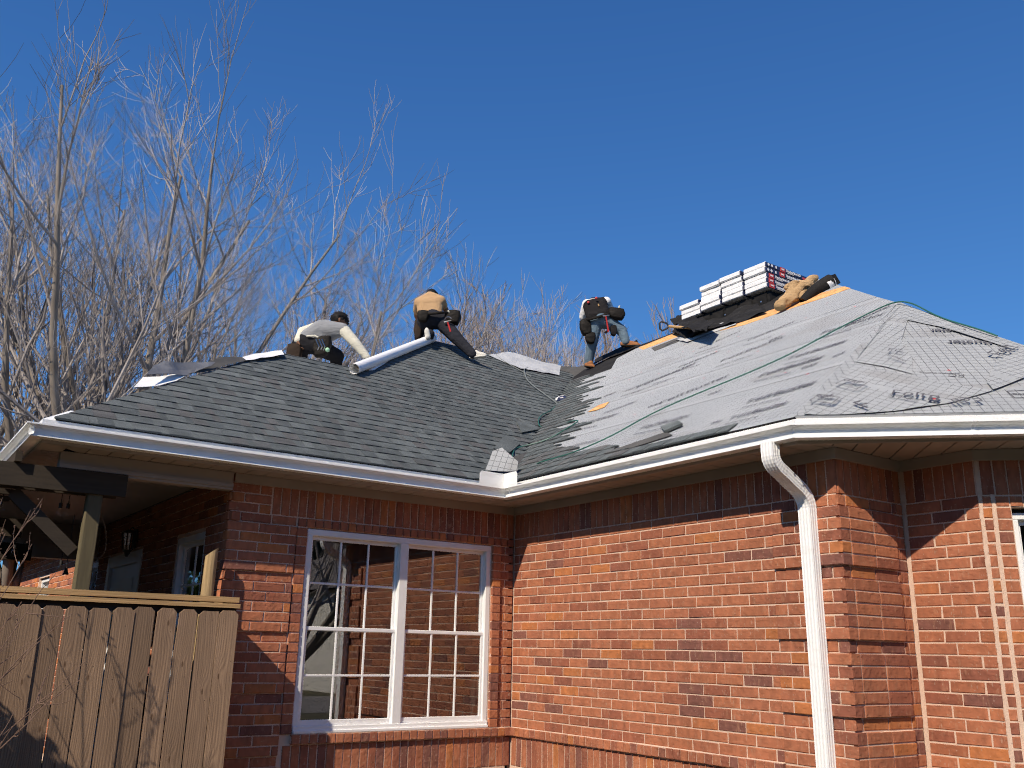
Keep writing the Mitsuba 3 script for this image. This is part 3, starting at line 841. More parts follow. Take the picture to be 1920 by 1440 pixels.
sheet2(E1, .62, .0015); sheet2(.52, 1.58, .0040); sheet2(1.48, 2.52, .0065); sheet2(2.42, xtop, .0090)
m = MB(); slab(m, Polygon([(3.50, -1.52), (4.66, -.37), (4.66, -.10), (3.60, -1.15)]), lambda q: pl2(q, .009), lambda q: pl2(q, .0075), uv2); m.put(R2 + '__underlayment', 'underlay', uv=True)
m = MB(); slab(m, Polygon([(3.30, -.2), (3.45, 0), (3.66, .65), (3.96, 1.35), (4.38, 2.25), (4.42, 2.9), (4.10, 3.05), (3.3, 2.3)]), lambda q: pl2(q, .0105), lambda q: pl2(q, .009), uv2); m.put(R2 + '__underlayment', 'underlay', uv=True)
uv3 = lambda q: np.c_[(q[:, 0] - q[:, 1]) * .70711 + 20, (q[:, 0] + q[:, 1]) * .70711 / .797]
m = MB(); slab(m, poly3, lambda q: pl3(q, .0015), lambda q: pl3(q, .0)); 
m = MB(); slab(m, poly3, lambda q: pl3(q, .0015), lambda q: pl3(q, .0), uv3); m.put(R3 + '__underlayment', 'underlay', uv=True)
xy3 = lambda pts: [tuple(hit(a, b, n3, k3)[:2]) for a, b in pts]


def lapped(pts, h, ang, lift=.0):
    """a sheet laid across the bay roof, its weave turned by ang degrees; the open edge lifts a little in places"""
    g = Polygon(xy3(pts)).buffer(0).intersection(poly3.buffer(.002))
    ca, sa = math.cos(math.radians(ang)), math.sin(math.radians(ang))
    def uvr(q):
        w = uv3(q); return np.c_[w[:, 0] * ca - w[:, 1] * sa + 30, w[:, 0] * sa + w[:, 1] * ca]
    g = g.segmentize(.05)
    e = np.array(g.exterior.coords)
    hh = lambda q: h + lift * np.clip(meshkit.noise(np.c_[q * 5.5, q[:, :1] * 0]) - .35, 0, 1)
    N3 = lambda q, h_: pl3(q) + h_[:, None] * n3
    m = MB(); slab(m, g, lambda q: N3(q, hh(q)), lambda q: N3(q, hh(q) - .0015), uvr)
    m.put(R3 + '__underlayment', 'underlay', uv=True)


lapped([(1500, 786), (1604, 682), (1640, 694), (1712, 706), (1800, 725), (1862, 735), (1780, 758), (1690, 772), (1560, 784)], .006, 38, .02)
lapped([(1604, 680), (1684, 570), (1712, 574), (1700, 607), (1690, 640), (1709, 675), (1711, 703), (1660, 690)], .009, 34, .03)
lapped([(1684, 570), (1790, 607), (1920, 650), (1930, 665), (1840, 640), (1760, 615), (1715, 605), (1690, 600)], .012, -28, .03)
lapped([(1920, 655), (1880, 655), (1862, 690), (1850, 720), (1862, 735), (1920, 712)], .012, 60, .02)

# printed words on the sheets: flat lettering laid on the cloth
_txt = {}


def word(mb, text, p0, p1, nk, h, bold=False, flat=1.0, flip=False):
    n, k = nk
    a, b = hit(*p0, n, k + h), hit(*p1, n, k + h)
    t = (text, bold)
    if t not in _txt: _txt[t] = meshkit.text_mesh(text, 1.0, .012, bold)
    tm = _txt[t]; v = np.array(tm.vertices); L = v[:, 0].max()
    U = (b - a) / L; V = np.cross(n, nrm(U)) * np.linalg.norm(U) * flat
    m = MB(); m.add(a + v[:, :1] * U + v[:, 1:2] * V + v[:, 2:] * n * .05, np.array(tm.faces))
    m.put((R2 if n is n2 else R3) + ('__printed_dot' if mb == 'red' else '__printed_word'), 'print_red' if mb == 'red' else 'print_ink')


for i, (p0, p1) in enumerate([((1365, 787), (1473, 757)), ((1396, 757), (1526, 719)), ((1419, 708), (1541, 671)), ((1475, 675), (1584, 641)), ((1535, 628), (1655, 590)), ((1587, 611), (1672, 572)), ((1233, 759), (1366, 705)), ((1191, 729), (1306, 680)),
                              ((1348, 680), (1470, 632)), ((1195, 806), (1290, 781)), ((1082, 799), (1150, 780)), ((1070, 838), (1118, 826)), ((1128, 777), (1192, 753)), ((1230, 712), (1300, 684)), ((1270, 690), (1350, 658)), ((1400, 640), (1490, 603)), ((1170, 735), (1225, 712)), ((1310, 655), (1390, 620))]):
    word('ink', 'Felt', p0, (p0[0] + (p1[0] - p0[0]) * .36, p0[1] + (p1[1] - p0[1]) * .36), (n2, k2), .0125)
    word('ink', 'Buster', (p0[0] + (p1[0] - p0[0]) * .38, p0[1] + (p1[1] - p0[1]) * .38), p1, (n2, k2), .0125, i < 4)
    dx, dy = (p1[0] - p0[0]) * .5, (p1[1] - p0[1]) * .5
    word('ink', 'Synthetic Roofing Felt', (p0[0] - 8, p0[1] + 9), (p0[0] + dx, p0[1] + dy + 10), (n2, k2), .0125)
for p0, p1 in (((1325, 742), (1352, 732)), ((1212, 765), (1236, 757)), ((1440, 640), (1465, 630)), ((1130, 745), (1150, 738)), ((1532, 750), (1562, 741)), ((1500, 692), (1530, 683)), ((1330, 795), (1350, 790)), ((1560, 670), (1585, 660))):
    word('ink', 'GAF', p0, p1, (n2, k2), .0125, True)
word('ink', 'GAF', (1579, 713), (1612, 720), (n3, k3), .034, True); word('ink', 'GAF', (1530, 744), (1563, 745), (n3, k3), .034, True)
word('ink', 'Felt', (1668, 739), (1735, 746), (n3, k3), .034); word('ink', 'B', (1736, 749), (1760, 752), (n3, k3), .034, True)
word('red', '•', (1744, 748), (1752, 750), (n3, k3), .036, True)
word('ink', 'Synthetic', (1664, 741), (1718, 752), (n3, k3), .034)
word('ink', 'Buster', (1860, 639), (1775, 638), (n3, k3), .013, True); word('ink', 'Buster', (1812, 617), (1743, 617), (n3, k3), .0135, True)
word('ink', 'FC', (1810, 702), (1778, 700), (n3, k3), .004); word('ink', 'Synthetic Roofing', (1800, 700), (1724, 697), (n3, k3), .004)
word('ink', 'Felt', (1833, 742), (1776, 748), (n3, k3), .034)
word('ink', 'FC', (1662, 657), (1690, 660), (n3, k3), .044); word('ink', 'Synthetic', (1660, 664), (1694, 677), (n3, k3), .044)
word('ink', 'F', (1622, 766), (1640, 760), (n3, k3), .034); word('ink', 'GAF', (1898, 740), (1925, 741), (n3, k3), .004, True)
word('ink', 'Felt', (1878, 668), (1910, 650), (n3, k3), .036)


def frame_lines(mb, c, n, k, h, w=.0035):
    q = [hit(*a, n, k + h) for a in c]; m = MB()
    for a, b in zip(q, q[1:] + q[:1]):
        d = nrm(b - a); s = np.cross(n, d) * w
        m.add([a - s, b - s, b + s, a + s], [[0, 1, 2], [0, 2, 3]])
    m.put(R3 + '__printed_frame', 'print_ink')


frame_lines('ink', [(1567, 719), (1586, 710), (1625, 718), (1606, 729)], n3, k3, .036)
frame_lines('ink', [(1518, 751), (1536, 739), (1575, 744), (1560, 756)], n3, k3, .036)
frame_lines('ink', [(1888, 733), (1935, 731), (1950, 744), (1903, 746)], n3, k3, .005)
# bare board strips and a torn patch
def strip2(base, pts, h, m_, th=.004, uvs=False):
    g = Polygon([tuple(hit(a, b, n2, k2)[:2]) for a, b in pts]).buffer(0).intersection(poly2.buffer(.01))
    m = MB(); slab(m, g, lambda q: pl2(q, h), lambda q: pl2(q, h - th), uv2); return m.put(base, m_, uv=uvs)


strip2(R2 + '__board_patch', [(1103, 774), (1122, 762), (1143, 755), (1134, 765), (1118, 771)], .0135, 'strand_board')
strip2(R2 + '__starter_strip', [(1130, 857), (1150, 846), (1250, 812), (1262, 818), (1160, 850)], .0135, 'grey_felt')

# ------------------------------------------------------------------ loose sheets, felt and boards on the roof
def crumple(pts, n_, k_, base, m_, label, cat, h=.02, amp=.05, seed=1, uvs=False, step=.06, group=None):
    """a loose sheet lying on a slope, outline given by corner points on it, with waves"""
    q = np.array([hit(a, b, n_, k_) for a, b in pts])
    U = nrm(q[1] - q[0]); V = np.cross(n_, U)
    o = q[0]; p2 = np.c_[(q - o) @ U, (q - o) @ V]
    g = Polygon(p2).buffer(0)
    b = g.bounds; gx, gy = np.meshgrid(np.arange(b[0] - step, b[2] + step, step), np.arange(b[1] - step, b[3] + step, step))
    m = MB()
    def up(w):
        z = h + amp * np.clip(meshkit.fbm(np.c_[w * 3.2, w[:, :1] * 0 + seed], 3, seed) - .25, 0, 1)
        return o + w[:, :1] * U + w[:, 1:2] * V + z[:, None] * n_
    cells = [sbox(x, y, x + step, y + step).intersection(g) for x, y in zip(gx.ravel(), gy.ravel())]
    for c in cells:
        for cc in getattr(c, 'geoms', [c]):
            if cc.geom_type != 'Polygon' or cc.area < 1e-6: continue
            w = ring2d(cc); w = w if cc.exterior.is_ccw else w[::-1]
            f = [[0, i, i + 1] for i in range(1, len(w) - 1)]
            m.add(up(w), f, w + 20); m.add(up(w) - n_ * .003, np.array(f)[:, ::-1], w + 20)
    v, f = m.arr()
    k = key(base); scene[k] = mikit.ply(trimesh.Trimesh(v, f, process=False), m_) if not uvs else m.shape(m_, uv=True)
    tag(k, label, cat, group); return k


nA, kA = A(0, -1, 0.), -2.07                                       # upright plane just behind the low ridge, for sheets that stand up there
HPT = A(-3.0, .86, ZE + TP * (.86 + OL)); hd = nrm(A(1, 1, TP)); hc = nrm(CAM - HPT); hu = A(0, 0, 1.) - hd * hd[2]


def flapn(t):
    n = nrm(hc - hd * (hc @ hd) + t * hu); return n, n @ HPT


fa, fb, fc = flapn(.35), flapn(1.6), flapn(.9)
crumple([(270, 708), (352, 703), (392, 690), (400, 683), (372, 682), (302, 681), (284, 690)], *fa, 'felt_flap', 'flap_grey', 'grey loose felt flap curling up on the left hip', 'roofing felt', .0, .09, 3)
crumple([(251, 727), (300, 724), (330, 716), (352, 704), (345, 700), (300, 708), (268, 708)], fb[0], fb[1] + .01, 'felt_flap', 'underlay_white', 'bright white underside of the curled felt at the left hip', 'roofing felt', .0, .03, 9)
crumple([(352, 704), (400, 693), (470, 677), (462, 671), (410, 674), (390, 683)], fc[0], fc[1] + .01, 'felt_flap', 'grey_felt', 'dark felt strip lying along the left hip above the white flap', 'roofing felt', .0, .05, 5)
crumple([(430, 678), (470, 676), (532, 668), (528, 659), (500, 661), (460, 670)], fb[0], fb[1] + .02, 'felt_flap', 'underlay_white', 'small white felt piece at the top of the left hip', 'roofing felt', .0, .05, 6)
crumple([(915, 668), (975, 694), (1048, 706), (1050, 690), (1000, 678), (950, 663)], n1, k1, 'underlayment_strip', 'underlay_plain', 'pale grey underlayment strip over the ridge beside the dark valley', 'roofing felt', .02, .06, 11)
vn = nrm(A(-.40, -.40, .83)); vk = vn @ A(3.85, 3.85, 4.96)
crumple([(1043, 702), (1058, 716), (1075, 716), (1100, 698), (1106, 684), (1085, 690), (1048, 688)], vn, vk, 'valley_felt', 'grey_felt', 'dark valley felt bare between the two slopes below the bending man', 'roofing felt', .01, .05, 12)
crumple([(1113, 686), (1135, 676), (1200, 652), (1196, 640), (1160, 655), (1118, 676)], n2, k2, 'felt_flap', 'black_felt', 'black folded felt edge beside the bending man\'s feet', 'roofing felt', .012, .05, 13)
# decking strips near the ridge
g = strip2('deck_strip', [(1596, 535), (1540, 551), (1480, 571), (1420, 592), (1386, 603), (1350, 622), (1395, 611), (1430, 599), (1490, 578), (1545, 560), (1598, 541)], .012, 'strand_board', .008)
tag(g, 'bare orange board strip above the top edge of the grey underlayment', 'board')
g = strip2('deck_strip', [(1275, 622), (1232, 639), (1198, 653), (1206, 657), (1250, 640), (1285, 628)], .012, 'strand_board', .008)
tag(g, 'bare orange board strip between the brown boot and the shovel', 'board')
g = strip2('felt_strip', [(1222, 654), (1280, 632), (1300, 626), (1292, 634), (1228, 660)], .016, 'grey_felt', .006)
tag(g, 'grey felt strip below the short bare board', 'roofing felt')
crumple([(1268, 640), (1330, 615), (1390, 600), (1380, 612), (1330, 628), (1290, 645)], n2, k2, 'felt_flap', 'underlay_plain', 'torn grey underlayment edge under the black block', 'roofing felt', .015, .05, 15)
# the sheet behind the splash guard
crumple([(910, 884), (924, 848), (942, 842), (972, 868), (970, 884)], nrm(A(-.5, -.55, .35)), nrm(A(-.5, -.55, .35)) @ A(-.30, -.33, 2.25), 'felt_flap', 'underlay', 'gridded grey felt flap standing up behind the white splash guard', 'roofing felt', .0, .06, 17, True)


def solid(mb, pts, n_, th):
    """flat piece of given thickness on a plane, from corner points"""
    q = np.array(pts); U = nrm(q[1] - q[0]); V = np.cross(n_, U); o = q[0]
    g = Polygon(np.c_[(q - o) @ U, (q - o) @ V])
    slab(mb, g, lambda w: o + w[:, :1] * U + w[:, 1:2] * V + n_ * th, lambda w: o + w[:, :1] * U + w[:, 1:2] * V, lambda w: w + .5)


def loose(base, pts, n_, k_, th, m_, label, cat):
    m = MB(); solid(m, [hit(a, b, n_, k_) for a, b in pts], n_, th); k = key(base); scene[k] = m.shape(m_, uv=True); tag(k, label, cat)


loose('shingle_scrap', [(1247, 812), (1240, 803), (1272, 792), (1281, 797)], n2, k2 + .015, .02, 'shingle_granule', 'dark shingle scrap lying on the grey underlayment near the gutter', 'shingle')
loose('shingle_scrap', [(925, 842), (945, 818), (975, 833), (955, 850)], n1, k1 + .02, .012, 'shingle_granule', 'loose dark shingle near the felt flap low in the valley', 'shingle')
loose('shingle_scrap', [(968, 790), (1002, 798), (1010, 806), (978, 812)], n1, k1 + .02, .010, 'shingle_granule', 'loose shingle lying on the dark slope left of the hose loops', 'shingle')
loose('shingle_scrap', [(963, 858), (990, 848), (996, 866), (972, 872)], n1, k1 + .03, .012, 'grey_felt', 'brownish felt scrap inside the lowest hose loop', 'felt')
# white wrapped packet in the valley
m = trimesh.creation.icosphere(3, 1.0); v = np.array(m.vertices)
v = v * A(.085, .10, .055) * (.8 + .45 * meshkit.fbm(v * 1.6 + 4, 3))[:, None]
c = hit(1053, 750, n1, k1 + .055)
front = (v @ nrm(A(-.3, -.8, -.45))) > .035
f = np.array(m.faces); nav = front[f].sum(1) >= 2
mb = MB(); mb.add(v + c, f[~nav]); scene['plastic_packet'] = mb.shape('wrap_white', True)
mb = MB(); mb.add(v + c, f[nav]); scene['plastic_packet__printed_side'] = mb.shape('wrap_navy', True)
tag('plastic_packet', 'crumpled white and navy plastic packet lying in the valley', 'packet')

# hoses
def on(n_, k_, pts, r):
    return [hit(a, b, n_, k_ + r) for a, b in pts]


mb = MB()
h1 = on(n3, k3, [(1870, 630), (1800, 607), (1740, 584)], .03) + on(n2, k2, [(1684, 566), (1640, 582), (1560, 622), (1480, 664), (1400, 700), (1300, 741), (1210, 782), (1150, 815), (1100, 838), (1050, 856)], .030) + on(n2, k2, [(1010, 868)], .03) + on(n1, k1, [(985, 870), (968, 864), (962, 850), (975, 838)], .03) + on(n2, k2, [(1020, 826), (1060, 805), (1083, 790)], .03) + on(n2, k2, [(1070, 790)], .03) + on(n1, k1, [(1030, 802), (1014, 800), (1010, 794), (1022, 775), (1040, 762)], .03)
tube(mb, spline(h1, 260), .0065, 8); scene['air_hose'] = mb.shape('hose_green', 30)
tag('air_hose', 'green air hose running down the grey slope and looping in the valley', 'hose')
mb = MB()
h2 = on(n1, k1, [(1046, 758), (1020, 738), (992, 716), (984, 700), (992, 690), (1004, 692)], .03)
tube(mb, spline(h2, 80), .008, 8); scene['air_hose_001'] = mb.shape('hose_grey', 30)
tag('air_hose_001', 'grey hose curling down the shingles from the ridge to the white packet', 'hose')
mb = MB()
h3 = on(n1, k1, [(996, 706), (975, 694), (950, 680), (930, 664)], .025)
tube(mb, spline(h3, 40), .006, 6); scene['air_hose_002'] = mb.shape('hose_grey', 30)
tag('air_hose_002', 'thin grey line over the shingles beside the white shoe', 'hose')

# white tube along the short hip
a, b = hit(664, 692, n1, k1 + .07), A(*hit(811, 634, n1, k1 + .07))
mb = MB(); tube(mb, [a, (a + b) / 2, b], .062, 20, False); tube(mb, [b, a], .056, 20, False)
scene['underlayment_tube'] = mb.shape('wrap_white', 40); tag('underlayment_tube', 'long white roll lying up the short hip between the two kneeling men', 'roll')
crumple([(668, 697), (700, 697), (730, 678), (762, 662), (810, 641), (800, 640), (720, 668), (680, 688)], n1, k1, 'underlayment_strip', 'underlay_white', 'torn white paper edge under the long white roll', 'roofing felt', .016, .03, 19)
g = [(672, 692), (720, 672), (728, 675), (690, 694)]
loose('deck_strip', g, n1, k1 + .03, .006, 'strand_board', 'thin orange board edge under the long white roll', 'board')

# ------------------------------------------------------------------ bundles of shingles on the ridge
XF, PY, BT = 4.28, .418, .0775
names = ['first stack from the right', 'second stack from the right', 'third stack from the right', 'leftmost stack']
lev = ['bottom', 'second', 'third', 'fourth', 'top']
for s, cnt in enumerate((5, 5, 5, 3)):
    for i in range(cnt):
        y0 = .185 + s * PY + rng.uniform(-.012, .012); x0 = XF + rng.uniform(-.022, .022) - (.02 if i == cnt - 1 else 0)
        z0 = 5.505 + i * BT + (.012 if s < 3 else 0)
        C = A(x0 + .5, y0 + .197, z0 + BT / 2)
        m = MB(); cbox(m, C, A(.5, 0, 0), A(0, .196, 0), A(0, 0, BT / 2 - .003), .010)
        tm = trimesh.Trimesh(*m.arr(), process=False).subdivide_to_size(.05)
        v = np.array(tm.vertices); w = meshkit.fbm(v * 9 + s * 3 + i, 3, s * 7 + i) - .5
        v = v + np.c_[w * .016, w * .008, w * .006]
        c3 = v[tm.faces].mean(1) - C
        nf = np.array(trimesh.Trimesh(v, tm.faces, process=False).face_normals)
        side = np.abs(nf[:, 1]) > .6
        nm = 'top' if i == cnt - 1 else lev[i]
        k = key('shingle_bundle')
        m1 = MB(); m1.add(v, np.array(tm.faces)[~side]); scene[k] = m1.shape('wrap_white', 30)
        m2 = MB(); m2.add(v, np.array(tm.faces)[side]); scene[k + '__printed_side'] = m2.shape('wrap_navy', 30)
        tag(k, f'{nm} white-ended shingle bundle of the {names[s]}', 'shingle bundle', 'shingle bundles stacked on the ridge')
        if s == 0:
            yf = y0 + .197 - .196 - .004
            def lab(text, x, z, hgt, bold, mm):
                tm2 = meshkit.text_mesh(text, hgt, .002, bold); q = np.array(tm2.vertices)
                mm.add(np.c_[x + q[:, 0], yf - q[:, 2] - .001, z + q[:, 1]], np.array(tm2.faces))
            sh = .26 if i >= 3 else 0
            wm = MB(); lab('Timberline HD', x0 + .17 + sh, z0 + .028, .034, True, wm); lab('LIFETIME SHINGLES', x0 + .20 + sh, z0 + .010, .010, False, wm)
            rm = MB(); obox(rm, A(x0 + .05 + sh, yf - .002, z0 + .006), A(.10, 0, 0), A(0, .006, 0), A(0, 0, BT - .014))
            gm = MB(); lab('GAF', x0 + .062 + sh, z0 + .028, .026, True, gm); gm.v[-1][:, 1] -= .003
            obox(rm, A(x0 + .80, yf - .001, z0 + .008), A(.14, 0, 0), A(0, .006, 0), A(0, 0, .03))
            if sh:
                for q in (.06, .13): 
                    c4 = A(x0 + q, yf - .002, z0 + .040); wm.add([c4 + A(-.026, 0, 0), c4 + A(0, 0, -.026), c4 + A(.026, 0, 0), c4 + A(0, 0, .026)], [[0, 1, 2], [0, 2, 3]])
                obox(wm, A(x0 + .205, yf - .002, z0 + .02), A(.03, 0, 0), A(0, .002, 0), A(0, 0, .035))
            wm.add(*gm.arr()); wm.put(k + '__lettering', 'print_white', kind='stuff'); rm.put(k + '__red_label', 'print_red')
# black block in the dark gap under them
mb = MB()
abox(mb, 4.36, 4.95, .22, 1.86, 5.30, 5.498)
for y in np.arange(.26, 1.84, .26): abox(mb, 4.345, 4.359, y, y + .21, 5.33, 5.47)
scene['bundle_stand'] = mb.shape('black_felt'); tag('bundle_stand', 'black block in the gap under the stacked shingle bundles', 'stand')
for i, y in enumerate((.30, .62, .95, 1.3)):
    mb = MB(); cbox(mb, A(4.343, y + .06, 5.37), A(.004, 0, 0), A(0, .012, 0), A(0, 0, .012), .003); mb.put('bundle_stand__bolt', 'steel')
crumple([(1260, 628), (1300, 618), (1420, 575), (1440, 590), (1340, 622), (1290, 640)], n2, k2, 'felt_flap', 'black_felt', 'black felt sheet spread on the slope below the black block', 'roofing felt', .02, .14, 23)
crumple([(1262, 612), (1275, 600), (1300, 598), (1345, 612), (1330, 632), (1290, 625)], n2, k2 + .12, 'felt_flap', 'black_felt', 'black bunched felt beside the shovel handle', 'roofing felt', .02, .16, 24)
# shovel with D handle
DS = .62
mb = MB(); a, b = at(1296, 615, 12.2 + DS), at(1254, 612, 12.35 + DS)
tube(mb, [b, (a + b) / 2, a, at(1310, 622, 12.15 + DS)], .020, 8); scene['roofing_shovel'] = mb.shape('wood_handle', 40)
tag('roofing_shovel', 'roofing shovel with a black D-shaped grip lying left of the bundles', 'shovel')
mb = MB(); loop = [at(1254, 612, 12.35 + DS), at(1250, 606, 12.35 + DS), at(1240, 603, 12.36 + DS), at(1236.5, 606, 12.36 + DS), at(1237.5, 617, 12.36 + DS), at(1242, 620, 12.36 + DS), at(1250, 616, 12.35 + DS), at(1254, 612, 12.35 + DS)]
tube(mb, loop, .014, 8); mb.put('roofing_shovel__grip', 'metal_dark', 40)
mb = MB(); q = [at(1300, 612, 12.2 + DS), at(1338, 624, 12.0 + DS), at(1352, 610, 12.15 + DS), at(1310, 604, 12.3 + DS)]
solid(mb, q, nrm(np.cross(q[1] - q[0], q[3] - q[0])), .006); mb.put('roofing_shovel__blade', 'metal_dark')


def blob(pts, r, edge=.03, it=8):
    """a rounded body through the points: hull of balls, joined and smoothed"""
    parts = []
    for i in range(len(pts) - 1):
        parts.append(m3.Manifold.batch_hull([m3.Manifold.sphere(r[i], 14).translate(pts[i].tolist()), m3.Manifold.sphere(r[i + 1], 14).translate(pts[i + 1].tolist())]))
    return sm(parts, edge, it)


def sm(parts, edge=.03, it=8):
    b = m3.Manifold.batch_boolean(parts, m3.OpType.Add).refine_to_length(edge)
    q = b.to_mesh(); t = trimesh.Trimesh(q.vert_properties[:, :3], q.tri_verts, process=True)
    old = np.array(t.vertices); trimesh.smoothing.filter_taubin(t, .5, .53, it)
    new = np.array(t.vertices); mv = new - old; far = np.linalg.norm(mv, axis=1) > .03
    new[far] = old[far]; t.vertices = new
    return t


def hull(*pr):
    return m3.Manifold.batch_hull([m3.Manifold.sphere(r, 14).translate(np.asarray(p).tolist()) for p, r in pr])


# tan jacket and black roll on the ridge
DJ = 11.0
J_ = lambda x, y, d=0: at(x, y, DJ + d)
t = sm([hull((J_(1462, 572, -.1), 0.052), (J_(1485, 556), 0.069)), hull((J_(1485, 556), 0.069), (J_(1500, 540, .1), 0.069)), hull((J_(1475, 562), 0.057), (J_(1490, 535, .1), 0.057)), hull((J_(1500, 540, .1), 0.069), (J_(1526, 526, .3), 0.057)), hull((J_(1502, 556), 0.046), (J_(1512, 535, .2), 0.057)), hull((J_(1480, 540, .2), 0.046), (J_(1500, 532, .2), 0.046))], .02, 6)
v = np.array(t.vertices); n = np.array(t.vertex_normals)
fd = 1 - np.abs(2 * meshkit.fbm(v * 5.5 + 3, 2) - 1) * 2.2
v = v + n * (fd * .036 - .012)[:, None]
scene['work_jacket'] = mikit.ply(trimesh.Trimesh(v, t.faces, process=False), 'canvas_tan', smooth=50); tag('work_jacket', 'crumpled tan canvas jacket on the ridge beside the bundles', 'jacket')
mb = MB(); a, b = J_(1506, 566, -.1), J_(1558, 527, .0)
tube(mb, spline([a, a * .5 + b * .5 + A(0, 0, .03), b], 12), np.linspace(.058, .086, 12), 18, False)
scene['felt_roll'] = mb.shape('black_felt', 40); tag('felt_roll', 'black felt roll with a pale inside lying next to the tan jacket', 'roll')
mb = MB(); d = nrm(b - a); tube(mb, [b + d * .004, b - d * .10], .082, 18, False); v, f = mb.arr(); mb.f = [f[:, ::-1]]; mb.put('felt_roll__inside', 'wrap_white', 40)
mb = MB(); q = [J_(1548, 520, -.02), J_(1566, 513, .1), J_(1574, 532, .1), J_(1562, 538, -.02)]; solid(mb, q, nrm(np.cross(q[1] - q[0], q[3] - q[0])), .005); mb.put('felt_roll__loose_end', 'black_felt')


# ------------------------------------------------------------------ people
def person(k, label):
    tag(k, label, 'person'); return k


def put(k, t, m_, smooth=60):
    scene[key(k)] = mikit.ply(t, m_, smooth=smooth)


def pouch(C, R, U_, F__, w, h, d):
    """a leather tool pouch: bag, flap and slots"""
    m = trimesh.creation.box((1, 1, 1)).subdivide().subdivide().subdivide()
    v = np.array(m.vertices) * 2; r = np.maximum(np.linalg.norm(v, axis=1, keepdims=True), 1e-6)
    v = v * (.55 + .45 * np.max(np.abs(v), axis=1, keepdims=True) / r * 1.3)
    v[:, :1] *= (1 - .22 * (v[:, 2:] < 0) * -v[:, 2:])
    v += (meshkit.fbm(v * 1.5 + C[0] * 3, 2) - .5)[:, None] * .25
    return trimesh.Trimesh(C + v[:, :1] * R * w / 2 + v[:, 1:2] * F__ * d / 2 + v[:, 2:] * U_ * h / 2, m.faces, process=False)


def hand(J, dirv, palm, s=1.0, side=1):
    """palm and five bent fingers; J the wrist, dirv along the hand, palm its normal"""
    d, n = nrm(dirv), nrm(palm); n = nrm(n - d * (n @ d)); w = np.cross(d, n) * side
    o = []
    o.append(hull((J, .026 * s), (J + d * .05 * s + w * .022 * s, .018 * s), (J + d * .05 * s - w * .022 * s, .018 * s), (J + d * .085 * s + w * .028 * s, .012 * s), (J + d * .085 * s - w * .028 * s, .012 * s)))
    for i, (off, L) in enumerate(((-.028, .062), (-.010, .074), (.010, .070), (.028, .056))):
        a = J + d * .082 * s + w * off * s; b = a + (d * .8 + n * .5) * L * .5 * s; c = b + (d * .35 + n * .9) * L * .5 * s
        o += [hull((a, .010 * s), (b, .009 * s)), hull((b, .009 * s), (c, .0075 * s))]
    a = J + d * .03 * s - w * .03 * s; b = a + (d * .6 - w * .7 + n * .3) * .035 * s; c = b + (d * .8 + n * .4) * .03 * s
    o += [hull((a, .013 * s), (b, .011 * s)), hull((b, .011 * s), (c, .009 * s))]
    return o


def hammer(k, a, b):
    """handle from a to b, steel head at the upper end a"""
    m = MB(); tube(m, [a, (a * .5 + b * .5), b], [.011, .013, .015], 8); m.put(k + '__hammer', 'hammer_red', 40)
    d = nrm(b - a); s = nrm(np.cross(d, FW)); m = MB(); tube(m, [a - s * .05, a, a + s * .06], [.016, .013, .006], 8); m.put(k + '__hammer__head', 'steel', 40)


def boot(k, heel, toe, up, m_, r=.042, sole='leather_black'):
    d = nrm(toe - heel); up = nrm(up - d * (up @ d))
    t = sm([hull((heel + up * .05, r), (heel + d * .07 + up * .075, r * .95)), hull((heel + up * .045, r * .95), (toe - d * .05 + up * .032, r * .85)), hull((toe - d * .06 + up * .035, r * .85), (toe - d * .02 + up * .026, r * .62)), hull((heel + d * .06 + up * .07, r * .9), (toe - d * .07 + up * .04, r * .8))], .02, 4)
    kk = key(k + '__shoe'); scene[kk] = mikit.ply(t, m_, smooth=60)
    w = np.cross(d, up); m = MB(); L = np.linalg.norm(toe - heel)
    cbox(m, heel + d * (L / 2 - .015) + up * .008, d * (L / 2 + .012), w * r * .92, up * .010, .008); m.put(kk + '__sole', sole)


RH = nrm(A(RT[0], RT[1], 0)); FH = nrm(A(FW[0], FW[1], 0)); UZ = A(0, 0, 1.)


# --- the man on the left, behind the low ridge, reaching down to the right
k = person('person', 'man with short black hair in a grey shirt reaching down toward the white roll')
D1 = 11.35
j = lambda x, y, f=0.: at(x, y, D1 + f)
pel, chest, neck, head = j(577, 643), j(606, 622, .02), j(624, 612, .02), j(636, 601, .06)
shR, shL, elR, wrR = j(643, 618, -.10), j(599, 613, .18), j(668, 645, -.20), j(689, 671, -.22)
elL, wrL = j(567, 622, .10), j(559, 638, -.08)
hipR, hipL, knR, anR = j(592, 648, -.06), j(563, 648, .06), j(632, 668, .10), j(628, 700, .25)
knL, anL = j(560, 690, .05), j(556, 730, .25)
body = [hull((pel, .09), (chest, .10)), hull((chest, .10), (neck, .05)), hull((neck, .05), (head, .07)), hull((head, .085), (head + RH * .035 - UZ * .05 + FH * .03, .06)), hull((shR, .05), (elR, .04)), hull((elR, .038), (wrR, .028)), hull((shL, .05), (elL, .04)), hull((elL, .038), (wrL, .028)), hull((chest, .1), (shR, .055)), hull((chest, .1), (shL, .055)),
        hull((hipR, .07), (knR, .055)), hull((knR, .05), (anR, .035)), hull((hipL, .07), (knL, .055)), hull((knL, .05), (anL, .035)), hull((pel, .1), (hipR, .07)), hull((pel, .1), (hipL, .07)), hull((head + RH * .075 - UZ * .02, .018), (head + RH * .06 - UZ * .05, .02)), hull((head - FH * .085 - UZ * .01 + RH * .02, .016), (head - FH * .08 - UZ * .035 + RH * .02, .012))]
body += hand(wrR, wrR - elR, -UZ, 1.0) + hand(wrL, A(*(RH * .2 - UZ)), RH, 1.0, -1)
put(k, sm(body, .022, 5), 'skin')
